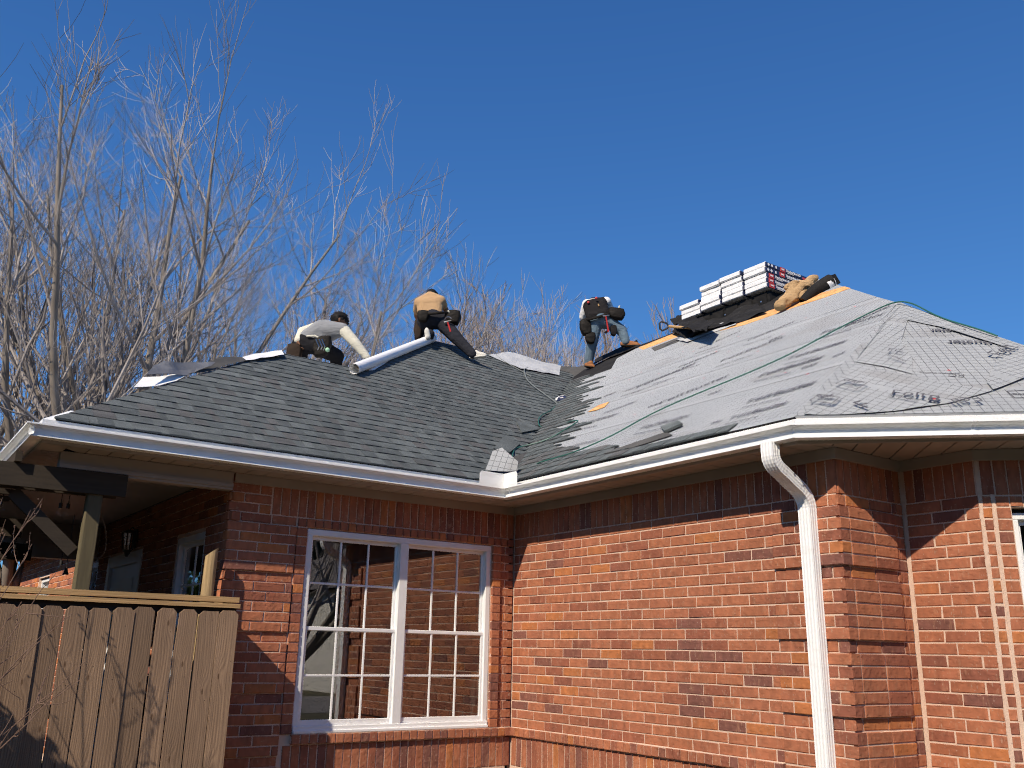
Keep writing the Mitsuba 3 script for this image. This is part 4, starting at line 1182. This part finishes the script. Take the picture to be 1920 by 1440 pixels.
put(k + '__hair', (lambda t: trimesh.Trimesh(np.array(t.vertices) + np.array(t.vertex_normals) * ((meshkit.noise(np.array(t.vertices) * 60) - .5) * .03)[:, None], t.faces, process=False))(sm([hull((head + UZ * .018 - RH * .012, .096), (head + UZ * .03 + RH * .02 + FH * .01, .085)), hull((head - RH * .04 - UZ * .02, .07), (head + RH * .045 - UZ * .0 + FH * .05, .068))], .018, 3)), 'hair_black')
put(k + '__shirt', sm([hull((pel + UZ * .05 + RH * .02, .135), (chest, .155)), hull((chest, .155), (neck - UZ * .03, .09)), hull((chest, .15), (shR, .08)), hull((chest, .14), (shL, .075)), hull((chest - UZ * .06 - FH * .02, .12), (pel + UZ * .04 + RH * .06, .11))], .03, 6), 'shirt_grey')
put(k + '__sleeve', sm([hull((shR, .078), (elR, .060)), hull((elR, .060), (wrR - nrm(wrR - elR) * .02, .046))], .022, 5), 'sleeve_cream')
put(k + '__sleeve', sm([hull((shL, .074), (elL, .060)), hull((elL, .062), (wrL, .05))], .022, 5), 'sleeve_cream')
put(k + '__trousers', sm([hull((pel, .145), (hipR, .11)), hull((pel, .145), (hipL, .11)), hull((hipR, .118), (knR, .088)), hull((knR, .085), (anR, .06)), hull((hipL, .112), (knL, .085)), hull((knL, .08), (anL, .06)), hull((hipR, .1), (hipL, .1))], .03, 6), 'trouser_black')
put(k + '__tool_pouch', pouch(j(552, 664, -.12), RH, UZ, FH, .17, .25, .12), 'leather_brown')
put(k + '__tool_pouch', pouch(j(604, 650, -.20), nrm(RH + UZ * .25), UZ, FH, .20, .24, .12), 'leather_black')
mb = MB(); tube(mb, [j(575, 630, -.15), j(590, 629.5, -.17), j(598, 634, -.17)], .012, 8); mb.put(k + '__belt', 'sleeve_cream', 40)
t = trimesh.creation.icosphere(2, .028); t.apply_translation(j(614, 656, -.27)); put(k + '__tape_measure', t, 'light_green')
mb = MB()
for dx in (0, 6, 11): tube(mb, [j(592 + dx, 636, -.26), j(598 + dx, 650, -.28), j(594 + dx, 659, -.27)], .008, 6)
mb.put(k + '__pliers', 'steel', 40)

# --- the man in the middle, kneeling on the ridge end with one leg stretched to the right
k = person('person_001', 'man in a tan shirt kneeling on the ridge, one leg stretched out')
D2 = 13.55
j = lambda x, y, f=0.: at(x, y, D2 + f)
pel, chest, neck, head = j(812, 598), j(806, 572, .14), j(809, 562, .30), j(809, 556, .42)
shR, shL, elR, wrR = j(826, 564, .16), j(786, 568, .16), j(837, 583, .30), j(832, 605, .60)
elL, wrL = j(781, 592, .38), j(792, 615, .62)
hipR, hipL, knR, anR = j(828, 603), j(797, 604, -.02), j(856, 634, -.18), j(886, 664, -.30)
knL, anL = j(800, 640, .18), j(806, 626, -.26)
body = [hull((pel, .10), (chest, .09)), hull((chest, .09), (neck, .05)), hull((neck, .055), (head, .075)), hull((head, .085), (head + FH * .03 - UZ * .06, .06)), hull((shR, .055), (elR, .042)), hull((elR, .04), (wrR, .028)), hull((shL, .055), (elL, .042)), hull((elL, .04), (wrL, .028)), hull((chest, .1), (shR, .06)), hull((chest, .1), (shL, .06)),
        hull((pel, .1), (hipR, .08)), hull((pel, .1), (hipL, .08)), hull((hipR, .075), (knR, .055)), hull((knR, .05), (anR, .035)), hull((hipL, .075), (knL, .055)), hull((knL, .05), (anL, .035)), hull((head + RH * .085, .016), (head + RH * .08 - UZ * .03, .012)), hull((head - RH * .085, .016), (head - RH * .08 - UZ * .03, .012)), hull((head + FH * .10 - UZ * .03, .016), (head + FH * .09 - UZ * .0, .01))]
body += hand(wrR, FH - UZ, -RH, 1.0) + hand(wrL, FH - UZ, RH, 1.0, -1)
put(k, sm(body, .022, 5), 'skin')
put(k + '__hair', sm([hull((head + UZ * .022, .096), (head + UZ * .022 - FH * .03, .09)), hull((head + UZ * .02 - RH * .04, .07), (head + UZ * .02 + RH * .04, .07))], .018, 3), 'hair_black')
put(k + '__shirt', sm([hull((j(807, 588, .04) - RH * .10, .09), (j(807, 586, .04) + RH * .09, .09), (chest - RH * .09, .11), (chest + RH * .09, .11)), hull((chest - RH * .07, .12), (chest + RH * .07, .12), (shR, .082), (shL, .084)), hull((shR, .08), (shL, .08), (j(806, 557, .24), .085)), hull((shR, .07), (shL, .07), (neck, .08)), hull((shR, .08), (shR + (elR - shR) * .45, .066)), hull((shL, .08), (shL + (elL - shL) * .6, .07))], .03, 6), 'shirt_tan')
put(k + '__trousers', sm([hull((pel, .15), (hipR, .12)), hull((pel, .15), (hipL, .125)), hull((hipR, .125), (knR, .095)), hull((knR, .092), (anR, .068)), hull((hipL, .125), (knL, .10)), hull((knL, .09), (anL, .07)), hull((hipR, .12), (hipL, .12))], .03, 6), 'trouser_charcoal')
boot(k, j(884, 672, -.30), j(912, 669, -.34), UZ, 'shoe_white', .045, 'shoe_white')
boot(k, j(803, 634, -.36), j(800, 617, -.30), -FH, 'shoe_white', .042, 'leather_brown')
put(k + '__tool_pouch', pouch(j(849, 596, -.05), RH, UZ, FH, .22, .20, .16), 'leather_black')
put(k + '__tool_pouch', pouch(j(793, 593, -.16), RH, UZ, FH, .15, .16, .10), 'leather_black')
put(k + '__tool_pouch', pouch(j(784, 618, -.02), nrm(RH + UZ * .1), UZ, FH, .11, .30, .12), 'leather_brown')
mb = MB(); tube(mb, spline([j(796, 586, -.15), j(812, 588, -.19), j(830, 586, -.15), j(846, 590, -.06)], 14), .020, 8); mb.put(k + '__belt', 'leather_black', 40)
hammer(k, j(839, 603, -.20), j(845, 622, -.22))
mb = MB(); tube(mb, [j(840, 582, -.1), j(843, 588, -.1)], .014, 8); mb.put(k + '__chalk_line', 'sleeve_cream', 40)
mb = MB(); tube(mb, spline([j(834, 598, -.2), j(840, 594, -.22), j(846, 597, -.2)], 10), .010, 6); mb.put(k + '__hammer_loop', 'steel', 40)

# --- the man on the right, bent over between valley and ridge
k = person('person_002', 'man in a black vest and blue jeans bending over on the ridge')
D3 = 15.1
j = lambda x, y, f=0.: at(x, y, D3 + f)
pel, chest, neck, head = j(1127, 600), j(1116, 575, .14), j(1112, 566, .34), j(1106, 574, .52)
shR, shL, elR, wrR = j(1137, 565, .24), j(1100, 570, .24), j(1147, 585, .40), j(1140, 612, .62)
elL, wrL = j(1093, 594, .34), j(1100, 618, .62)
hipR, hipL, knR, anR = j(1140, 604), j(1117, 605), j(1166, 620, -.02), j(1173, 640, -.10)
knL, anL = j(1110, 644, -.02), j(1103, 682, .04)
body = [hull((pel, .10), (chest, .09)), hull((chest, .09), (neck, .05)), hull((neck, .055), (head, .075)), hull((head, .085), (head - UZ * .07 + FH * .02, .06)), hull((shR, .055), (elR, .042)), hull((elR, .04), (wrR, .028)), hull((shL, .055), (elL, .042)), hull((elL, .04), (wrL, .028)), hull((chest, .1), (shR, .06)), hull((chest, .1), (shL, .06)),
        hull((pel, .1), (hipR, .08)), hull((pel, .1), (hipL, .08)), hull((hipR, .075), (knR, .055)), hull((knR, .05), (anR, .035)), hull((hipL, .075), (knL, .055)), hull((knL, .05), (anL, .035)), hull((head + RH * .085, .016), (head + RH * .08 - UZ * .03, .012)), hull((head - RH * .085, .016), (head - RH * .08 - UZ * .03, .012)), hull((head + FH * .09 - UZ * .05, .016), (head + FH * .09 - UZ * .02, .01))]
body += hand(wrR, FH - UZ, -RH, 1.0) + hand(wrL, FH - UZ, RH, 1.0, -1)
put(k, sm(body, .022, 5), 'skin')
put(k + '__hair', sm([hull((head + UZ * .02, .096), (head + UZ * .0 + FH * .02, .09))], .02, 3), 'hair_black')
put(k + '__shirt', sm([hull((shR, .078), (elR, .062)), hull((elR, .06), (wrR, .045)), hull((shL, .080), (elL, .066)), hull((elL, .064), (wrL, .045)), hull((shR, .078), (shL, .078))], .025, 5), 'shirt_white')
put(k + '__vest', sm([hull((j(1119, 594, .0) - RH * .08, .10), (j(1126, 590, .0) + RH * .07, .10), (chest - RH * .09, .115), (chest + RH * .09, .115)), hull((chest - RH * .09, .115), (chest + RH * .09, .115), (shR - RH * .05, .075), (shL + RH * .045, .078)), hull((shR - RH * .06, .07), (shL + RH * .05, .07), (neck, .08))], .03, 6), 'vest_black')
put(k + '__trousers', sm([hull((pel, .145), (hipR, .12)), hull((pel, .145), (hipL, .12)), hull((hipR, .118), (knR, .090)), hull((knR, .088), (anR, .072)), hull((hipL, .118), (knL, .092)), hull((knL, .09), (anL, .074)), hull((hipR, .11), (hipL, .11))], .03, 6), 'jeans')
boot(k, j(1168, 650, -.10), j(1200, 650, -.16), UZ, 'shoe_brown', .05)
boot(k, j(1100, 689, .0), j(1114, 690, -.10), UZ, 'shoe_brown', .046)
put(k + '__tool_pouch', pouch(j(1156, 589, -.06), nrm(RH - UZ * .1), UZ, FH, .25, .18, .16), 'leather_black')
put(k + '__tool_pouch', pouch(j(1098, 614, -.04), nrm(RH + UZ * .3), nrm(UZ - RH * .2), FH, .17, .26, .16), 'leather_black')
put(k + '__tool_pouch', pouch(j(1107, 634, -.10), RH, UZ, FH, .15, .18, .12), 'leather_black')
put(k + '__tool_pouch', pouch(j(1150, 618, -.08), RH, UZ, FH, .10, .20, .10), 'vest_black')
mb = MB(); tube(mb, spline([j(1100, 600, -.06), j(1112, 597, -.15), j(1130, 592, -.16), j(1146, 587, -.1)], 14), .024, 8); mb.put(k + '__belt', 'leather_black', 40)
hammer(k, j(1136, 592, -.20), j(1141, 622, -.22))
mb = MB(); tube(mb, [j(1160, 579, -.1), j(1162, 573, -.1)], .014, 8); mb.put(k + '__chalk_line', 'sleeve_cream', 40)
mb = MB(); tube(mb, [j(1122, 570, -.02), j(1123, 574, -.03)], .012, 8); mb.put(k + '__yellow_tag', 'wood_handle', 40)
mb = MB()
for x, y in ((1118, 559), (1103, 567)):
    c = j(x, y, .02); tm = trimesh.creation.icosphere(2, .022); mb.add(np.array(tm.vertices) + c, np.array(tm.faces))
mb.put(k + '__red_patch', 'print_red', 40)

# ------------------------------------------------------------------ fence
FY = -.47
tag('wooden_fence', 'weathered dog-eared board fence with a doubled top rail in front of the porch', 'fence')
mb = MB(); obox(mb, A(-7.4, FY - .05, .985), A(4.552, 0, 0), A(0, .14, 0), A(0, 0, .038)); scene['wooden_fence__top_rail'] = mb.shape('rail_wood')
mb = MB(); obox(mb, A(-7.4, FY - .062, .945), A(4.560, 0, 0), A(0, .035, 0), A(0, 0, .030)); scene['wooden_fence__lower_rail'] = mb.shape('rail_wood')
mb = MB(); obox(mb, A(-7.4, FY - .015, .895), A(4.55, 0, 0), A(0, .04, 0), A(0, 0, .075)); obox(mb, A(-7.4, FY + .02, .2), A(4.55, 0, 0), A(0, .04, 0), A(0, 0, .09)); obox(mb, A(-7.4, FY + .02, -.55), A(4.55, 0, 0), A(0, .04, 0), A(0, 0, .09)); scene['wooden_fence__stringer'] = mb.shape('stained_wood')
x = -2.852; i = 0
while x > -7.0:
    w = rng.uniform(.134, .142)
    g = [.008, .004, .008, .010, .006, .005][i % 6] if i < 6 else rng.uniform(.002, .004)
    zt = .928 - .020 * (i / 11) + rng.normal(0, .004)
    lean = rng.normal(0, .004)
    ear = .028
    e2 = ear * (0 if i == 1 else 1)
    P2 = Polygon([(0, GZ), (w, GZ), (w + lean, zt - e2), (w - e2 + lean, zt), (ear + lean, zt), (lean, zt - ear)])
    if i == 2: P2 = Polygon([(0, GZ), (w, GZ), (w - .005, zt - ear), (w - ear - .005, zt), (ear + .014, zt), (.013, zt - ear), (.008, zt - .16), (.001, zt - .30)])
    if i == 3: P2 = Polygon([(0, GZ), (w, GZ), (w, zt - ear), (w - ear, zt), (ear + .008, zt), (.009, zt - ear), (.003, zt - .20)])
    x0 = x - w; yo = FY - .062 + rng.uniform(-.004, .004); tilt = rng.normal(0, .006)
    m = MB(); ii = i + 40
    f3 = lambda dy: (lambda q: np.c_[x0 + q[:, 0], yo + dy + tilt * (q[:, 0] / w - .5) + 0 * q[:, 1], q[:, 1]])
    slab(m, P2, f3(0.), f3(.016), lambda q: np.c_[q[:, 0] + 10 * ii + .0, q[:, 1] + ii * 1.7])
    m.f = [a[:, ::-1] for a in m.f]
    m.put('wooden_fence__board', 'fence_wood', uv=True)
    x -= w + g; i += 1
mb = MB(); obox(mb, A(-2.915, FY + .05, .93), A(.045, 0, 0), A(0, .40, 0), A(0, 0, .09)); mb.put('wooden_fence__return_rail', 'rail_wood')
mb = MB(); obox(mb, A(-2.90, FY + .05, GZ), A(.016, 0, 0), A(0, .36, 0), A(0, 0, 1.70)); mb.put('wooden_fence__board', 'fence_wood')
mb = MB(); pp = [A(-2.972, -.13, GZ), A(-2.972, -.13, .3), A(-2.970, -.13, 1.0), A(-2.966, -.13, 1.375)]
tube(mb, pp, [.050, .049, .047, .046], 14, False)
v, f = mb.arr(); v[-14:, 2] += (v[-14:, 0] + 2.966) * .75 - (v[-14:, 1] + .13) * .2
mb = MB(); mb.add(np.vstack([v, v[-14:].mean(0)]), np.vstack([f, [[len(v), len(v) - 14 + a, len(v) - 14 + (a + 1) % 14] for a in range(14)]]))
scene['fence_post'] = mb.shape('post_wood', 45); tag('fence_post', 'round rough wooden post rising behind the right end of the fence', 'post')

# ------------------------------------------------------------------ porch: post, pergola, bulbs, lantern
mb = MB(); cbox(mb, A(-3.845, 0, .55), A(.052, 0, 0), A(0, .052, 0), A(0, 0, 1.33), .006); scene['porch_post'] = mb.shape('treated_wood'); tag('porch_post', 'square timber post at the porch corner behind the fence', 'post')
tag('pergola', 'dark stained wooden pergola beside the porch left of the post', 'pergola')
mb = MB(); obox(mb, A(-9, -.075, 1.735), A(5.36, 0, 0), A(0, .038, 0), A(0, 0, .165)); obox(mb, A(-9, .055, 1.735), A(5.32, 0, 0), A(0, .038, 0), A(0, 0, .165)); mb.put('pergola__beam', 'stained_wood')
for i, x in enumerate((-4.42, -5.1, -5.7, -6.3, -6.9)):
    mb = MB(); obox(mb, A(x, -.12, 1.903), A(.045, 0, 0), A(0, 4.3, 0), A(0, 0, .075)); mb.put('pergola__rafter', 'stained_wood')
mb = MB()  # boards out of view, placed to keep the sun off the porch wall
for i, x in enumerate(np.arange(-9, -4.6, .152)): obox(mb, A(x, -.10, 1.980), A(.146 if i % 9 else .128, 0, 0), A(0, 4.7, 0), A(0, 0, .02))
mb.put('pergola__roof_boards', 'stained_wood', kind='stuff')
for i, y in enumerate(np.arange(.45, 4.2, .42)):
    mb = MB(); obox(mb, A(-9, y, 1.80), A(4.75, 0, 0), A(0, .05, 0), A(0, 0, .04)); mb.put('pergola__slat', 'stained_wood')
mb = MB(); obox(mb, A(-9, 2.2, 1.60), A(5.0, 0, 0), A(0, .04, 0), A(0, 0, .16)); obox(mb, A(-9, 4.3, 1.55), A(5.4, 0, 0), A(0, .04, 0), A(0, 0, .18)); mb.put('pergola__beam', 'stained_wood')
mb = MB(); a, b = A(-3.90, .03, 1.35), A(-4.35, .03, 1.74); d = nrm(b - a); obox(mb, a, (b - a), A(0, .04, 0), np.cross(d, A(0, 1, 0)) * .09); mb.put('pergola__brace', 'stained_wood')
mb = MB()  # screen added out of view to keep low sky light off the porch
for i, y in enumerate(np.arange(-.1, 9.0, .15)): obox(mb, A(-7.5, y, GZ), A(.02, 0, 0), A(0, .146, 0), A(0, 0, 3.7))
mb.put('pergola__side_screen', 'stained_wood', kind='stuff')
mb = MB(); obox(mb, A(-6.6, 4.0, GZ), A(.09, 0, 0), A(0, .09, 0), A(0, 0, 2.5)); mb.put('pergola__post', 'stained_wood')


def bulb(c, i, lab):
    kk = key('string_bulb')
    m = MB(); z = np.array([0, -.012, -.03, -.055, -.072, -.08]); r = np.array([.012, .016, .024, .030, .022, .004])
    tube(m, [c + A(0, 0, q) for q in z], r, 12); scene[kk] = m.shape('bulb_glass', 60)
    m = MB(); tube(m, [c + A(0, 0, .045), c + A(0, 0, .0)], .015, 10); m.put(kk + '__socket', 'metal_dark', 40)
    m = MB(); tube(m, [c + A(0, 0, .045), c + A(.004, 0, .22)], .004, 5); m.put(kk + '__cord', 'metal_dark', 40)
    tag(kk, lab, 'light bulb', 'string bulbs hanging under the pergola')


for i, (px, py, d, lab) in enumerate([(5, 940, 7.7, 'clear string bulb at the left edge under the pergola beam'), (113, 953, 7.9, 'clear string bulb under the pergola, left one of the pair by the post'), (127, 954, 8.0, 'clear string bulb under the pergola, right one of the pair by the post'), (114, 1060, 8.4, 'clear string bulb hanging lowest in front of the sunny far wall'), (28, 1028, 8.6, 'clear string bulb near the tree trunk at the left edge')]):
    bulb(at(px, py, d), i, lab)
mb = MB(); c = at(124, 1068, 8.3); tube(mb, [c + A(0, 0, .02), c, c - A(0, 0, .035), c - A(0, 0, .045)], [.008, .014, .022, .027], 12); tube(mb, [c + A(0, 0, .02), c + A(0, 0, .5)], .004, 5)
scene['hanging_bell'] = mb.shape('metal_dark', 40); tag('hanging_bell', 'small black bell hanging on a cord in front of the sunny far wall', 'bell')
kk = 'wall_lantern'; c = A(-2.90, 2.92, 1.72)
mb = MB(); cbox(mb, c + A(.06, 0, .02), A(.012, 0, 0), A(0, .05, 0), A(0, 0, .10), .005); tube(mb, [c + A(.06, 0, .10), c + A(.02, 0, .14), c + A(0, 0, .11)], .008, 6)
tube(mb, [c + A(0, 0, .11), c + A(0, 0, .08), c + A(0, 0, .075)], [.015, .075, .08], 6); tube(mb, [c - A(0, 0, .10), c - A(0, 0, .13), c - A(0, 0, .17)], [.05, .03, .012], 6)
for q in range(6): tube(mb, [c + A(.07 * math.cos(q * 1.0472), .07 * math.sin(q * 1.0472), .075), c + A(.05 * math.cos(q * 1.0472), .05 * math.sin(q * 1.0472), -.10)], .005, 4)
scene[kk] = mb.shape('metal_dark', 30); tag(kk, 'dark wall lantern on the shaded porch wall beside the door', 'lantern')
mb = MB(); tube(mb, [c + A(0, 0, .07), c - A(0, 0, .10)], [.066, .046], 6, False); mb.put(kk + '__pane', 'bulb_glass')
mb = MB(); tube(mb, spline([at(186, 960, 8.35), at(196, 985, 8.35), at(199, 1020, 8.35), at(193, 1040, 8.34), at(182, 1047, 8.33), at(175, 1043, 8.32)], 30), .006, 6); scene['loose_cable'] = mb.shape('soffit_white', 40); tag('loose_cable', 'pale loose cable hanging in a loop beside the porch post', 'cable')
mb = MB(); tube(mb, spline([at(124, 896, 7.85), at(120, 905, 7.85), at(121, 914, 7.85), at(127, 919, 7.85)], 16), .004, 6); scene['loose_cable_001'] = mb.shape('soffit_white', 40); tag('loose_cable_001', 'short pale wire end on the dark pergola beam', 'cable')


# ------------------------------------------------------------------ bare trees
def grow(seed, height, leaders, spread, tw=.0075, fork=.22, density=1.0, lean=0.):
    """a leafless tree: trunk, rising limbs, branches and long upright twigs. Returns (trunk mesh, crown mesh)"""
    r = np.random.default_rng(seed)
    trunk, crown = MB(), MB()

    def path(p, d, L, n, up, wob):
        pts = [p]; d = nrm(d)
        for _ in range(n):
            d = nrm(d + A(0, 0, up) / n + r.normal(0, wob, 3)); pts.append(pts[-1] + d * L / n)
        return np.array(pts)

    hf = height * fork; rt = height * .0155
    tp = path(A(0, 0, 0), A(lean, 0, 1), hf, 5, .2, .03)
    tube(trunk, tp, np.linspace(rt * 1.25, rt, 6), 10)

    def branch(p, d, L, rad, level):
        n = (9, 6, 4, 3)[level]
        q = path(p, d, L, n, (.28, .42, .5, .45)[level], (.055, .075, .08, .09)[level])
        rr = np.linspace(rad, max(rad * .22, tw * .62), n + 1)
        (trunk if level == 0 else crown).n  # noqa: B018
        tube(trunk if level == 0 else crown, q, rr, (7, 5, 4, 3)[level], False)
        if level == 3: return
        count = int((13, 8, 4.6)[level] * density * (.8 + .4 * r.random()))
        for c in range(count):
            f = r.uniform((.12, .12, .1)[level], 1) ** .85
            i = min(int(f * n), n - 1); t = f * n - i
            pp = q[i] * (1 - t) + q[i + 1] * t; dd = nrm(q[i + 1] - q[i])
            a = r.uniform(0, 2 * np.pi); s = nrm(np.cross(dd, A(math.cos(a), math.sin(a), .3)))
            ang = math.radians(r.uniform(*((22, 48), (20, 46), (18, 48))[level]))
            L2 = L * (r.uniform(.34, .58), r.uniform(.38, .62), r.uniform(.40, .75))[level] * (1.15 - .55 * f)
            branch(pp, dd * math.cos(ang) + s * math.sin(ang), L2, max(rr[i] * (.50, .52, .55)[level], tw), level + 1)

    for c in range(leaders):
        a = 2 * np.pi * (c + r.uniform(-.3, .3)) / leaders
        s = math.radians(r.uniform(.45, 1) * spread)
        branch(tp[-1 - (c % 3 == 2)], A(math.cos(a) * math.sin(s) + lean, math.sin(a) * math.sin(s), math.cos(s)), (height - hf) * r.uniform(.78, 1.02), rt * r.uniform(.50, .72), 0)
    return trunk, crown


kinds = [grow(3, 11.3, 7, 36, .0048, fork=.17, density=.88), grow(8, 10.9, 8, 42, .0048, fork=.15, density=.86), grow(21, 10.4, 7, 46, .0048, fork=.14, lean=.42, density=1.0), grow(33, 11.0, 6, 34, .0048, fork=.20, density=.88), grow(44, 10.0, 7, 38, .0048, fork=.12, lean=.95, density=1.1)]
shp = [(t.shape('bark', True), c.shape('twig_bark')) for t, c in kinds]
print('tree triangles', [(len(t.arr()[1]), len(c.arr()[1])) for t, c in kinds])
TREES = [(222, 17.0, 0, 20, .98, 'tall bare tree with pale upright trunk rising just left of the hip'), (300, 18.0, 1, 140, 1.0, 'tall bare tree standing behind the curled felt on the left hip'), (95, 17.0, 3, 250, .97, 'bare tree rising over the left corner of the gutter'),
         (-40, 18.0, 3, 300, .88, 'bare tree reaching in from the left edge of the picture'), (365, 20.0, 2, -50, .88, 'bare tree leaning right behind the small white felt piece'), (515, 21.0, 2, -36, 1.02, 'bare tree rising behind the man in the grey shirt'),
         (610, 19.0, 4, -38, .88, 'wide bare tree behind the long white roll'), (720, 22.0, 4, -35, .88, 'bare tree spreading behind the man in the tan shirt'), (490, 26.0, 3, 100, .95, 'distant bare tree between the left hip and the man in grey')]
for px, d, kd, rot, sc, lab in TREES:
    g = at(px, 700, d); g = A(g[0], g[1], GZ)
    k = key('bare_tree'); M = T().translate(g.tolist()).rotate([0, 0, 1], rot).scale(sc)
    scene[k + '__trunk'] = {**shp[kd][0], 'to_world': M}; scene[k + '__crown'] = {**shp[kd][1], 'to_world': M}
    tag(k, lab, 'tree', 'bare winter trees behind the house')
far = [grow(51, 12.0, 6, 34, .012, .12, .82), grow(57, 11.6, 5, 30, .012, .14, .82)]
fsh = [(t.shape('twig_far', True), c.shape('twig_far')) for t, c in far]
FT = [(875, 31, .86), (905, 33, .84), (935, 32, .88), (968, 34, .86), (1000, 31, .92), (1030, 35, 1.0), (1060, 33, .94), (1092, 35, .98), (1120, 32, .90), (1150, 34, .95), (1182, 33, .88), (1214, 36, .93)]
for i, (px, d, sc) in enumerate(FT):
    g = at(px, 680, d); g = A(g[0], g[1], GZ); k = key('distant_tree')
    M = T().translate(g.tolist()).rotate([0, 0, 1], i * 71).scale(sc)
    scene[k + '__trunk'] = {**fsh[i % 2][0], 'to_world': M}; scene[k + '__crown'] = {**fsh[i % 2][1], 'to_world': M}
    tag(k, f"{['first','second','third','fourth','fifth','sixth','seventh','eighth','ninth','tenth','eleventh','twelfth'][sorted(range(len(FT)), key=lambda q: FT[q][0]).index(i)]} distant bare tree from the left in the brown thicket behind the valley", 'tree', 'thicket of distant bare trees')

# bare shrub in front of the fence, with seed heads
r = np.random.default_rng(12)
st, heads = MB(), MB()
base = A(-4.92, -1.25, GZ)
tips = [(80, 935, .0), (60, 1020, .05), (10, 1000, .1), (0, 950, .2), (135, 1150, -.2), (105, 1075, -.1), (160, 1240, -.3), (40, 1130, -.25), (150, 1275, -.45), (20, 1230, -.1)]
for x, y, dy in tips:
    d = ray(x, y); tip = CAM + d * ((-1.05 + dy - CAM[1]) / d[1])
    b0 = base + r.normal(0, .06, 3) * A(1, 1, 0); mid = (b0 + tip) / 2 + A(r.uniform(-.16, -.02), r.uniform(-.1, .1), r.uniform(.0, .15))
    q = spline([b0, mid, tip], 16); q[1:-1] += r.normal(0, .006, (14, 3))
    tube(st, q, np.linspace(.007, .0018, 16), 5, False)
    for c in range(7):
        i = r.integers(5, 15); dd = nrm(nrm(q[min(i + 1, 15)] - q[i - 1]) + r.normal(0, .55, 3)); L = r.uniform(.08, .34)
        e = spline([q[i], q[i] + dd * L * .5 + r.normal(0, .01, 3), q[i] + dd * L + A(0, 0, .03)], 6)
        tube(st, e, np.linspace(.0032, .0014, 6), 4, False)
        for h in range(r.integers(0, 6) if y < 1080 else 0):
            p0 = e[r.integers(2, 6)] + r.normal(0, .010, 3); b = trimesh.creation.icosphere(1, r.uniform(.0035, .006)); heads.add(np.array(b.vertices) + p0, np.array(b.faces))
scene['bare_shrub__stems'] = st.shape('shrub_twig', 40); scene['bare_shrub__seed_heads'] = heads.shape('shrub_twig', 40); labels['bare_shrub__seed_heads'] = {'kind': 'stuff'}
tag('bare_shrub', 'thin bare shrub with small seed heads in front of the fence at the left', 'shrub')
# shrubs mostly out of view, placed to shade the fence and darken the porch
def leafy(k, c, rad, n, seed):
    r = np.random.default_rng(seed); p = r.normal(0, 1, (n, 3)); p /= np.linalg.norm(p, axis=1, keepdims=True); p *= (r.random((n, 1)) ** .4)
    p = p * (1 + .35 * (meshkit.fbm(p * 2.3 + seed, 3) - .5))[:, None] * A(*rad) + c
    a = r.normal(0, 1, (n, 3)); a /= np.linalg.norm(a, axis=1, keepdims=True); b = np.cross(a, r.normal(0, 1, (n, 3))); b /= np.linalg.norm(b, axis=1, keepdims=True)
    s = r.uniform(.03, .06, (n, 1)) * max(1, rad[0]); v = np.stack([p - a * s, p + b * s * .5, p + a * s, p - b * s * .5], 1).reshape(-1, 3); i = np.arange(n)[:, None] * 4
    m = MB(); m.add(v, np.vstack([i + [0, 1, 2], i + [0, 2, 3]])); scene[k + '__crown'] = m.shape('evergreen_leaf')
    m = MB(); tube(m, [A(c[0], c[1], GZ), A(c[0] + .05, c[1], c[2])], [.09, .05], 8); scene[k + '__trunk'] = m.shape('bark', 40)


leafy('shading_evergreen', A(-5.65, -1.10, .72), (.62, .6, .62), 5200, 4); tag('shading_evergreen', 'dark evergreen shrub out of view left of the fence, placed to shade its lower boards', 'shrub')

leafy('shading_evergreen_001', A(-5.2, 14.5, 1.1), (2.6, 1.5, 2.6), 9000, 8); tag('shading_evergreen_001', 'dark evergreen mostly out of view beyond the far brick wall, placed to darken the porch window reflections', 'shrub')  # mostly out of view, placed to darken the porch and its window reflections
# ------------------------------------------------------------------ the house across the street, seen in the window's reflection
tag('neighbour_house', 'pale sided house across the street', 'house')
mb = MB(); abox(mb, 8.5, 22, -34, -18, GZ, 2.6); scene['neighbour_house__wall'] = mb.shape('siding')
mb = MB(); q = [A(8, -34.5, 2.6), A(22.5, -34.5, 2.6), A(22.5, -17.5, 2.6), A(8, -17.5, 2.6), A(15, -28, 6.2), A(15, -24, 6.2)]
mb.add(q, [[0, 1, 4], [1, 2, 5], [1, 5, 4], [2, 3, 5], [3, 0, 4], [3, 4, 5]]); scene['neighbour_house__roof'] = mb.shape('far_roof')
for x in (-32, -28, -20):
    mb = MB(); abox(mb, 8.45, 8.5, x, x + 1.2, .2, 1.6); mb.put('neighbour_house__window', 'gap_dark')
g = A(2.2, -11.5, GZ); M = T().translate(g.tolist()).rotate([0, 0, 1], 40).scale(.8)
k = key('bare_tree'); scene[k + '__trunk'] = {**shp[2][0], 'to_world': M}; scene[k + '__crown'] = {**shp[2][1], 'to_world': M}
tag(k, 'bare front yard tree by the street, mirrored in the big window', 'tree', 'bare winter trees behind the house'); labels[k]['group'] = 'street tree'
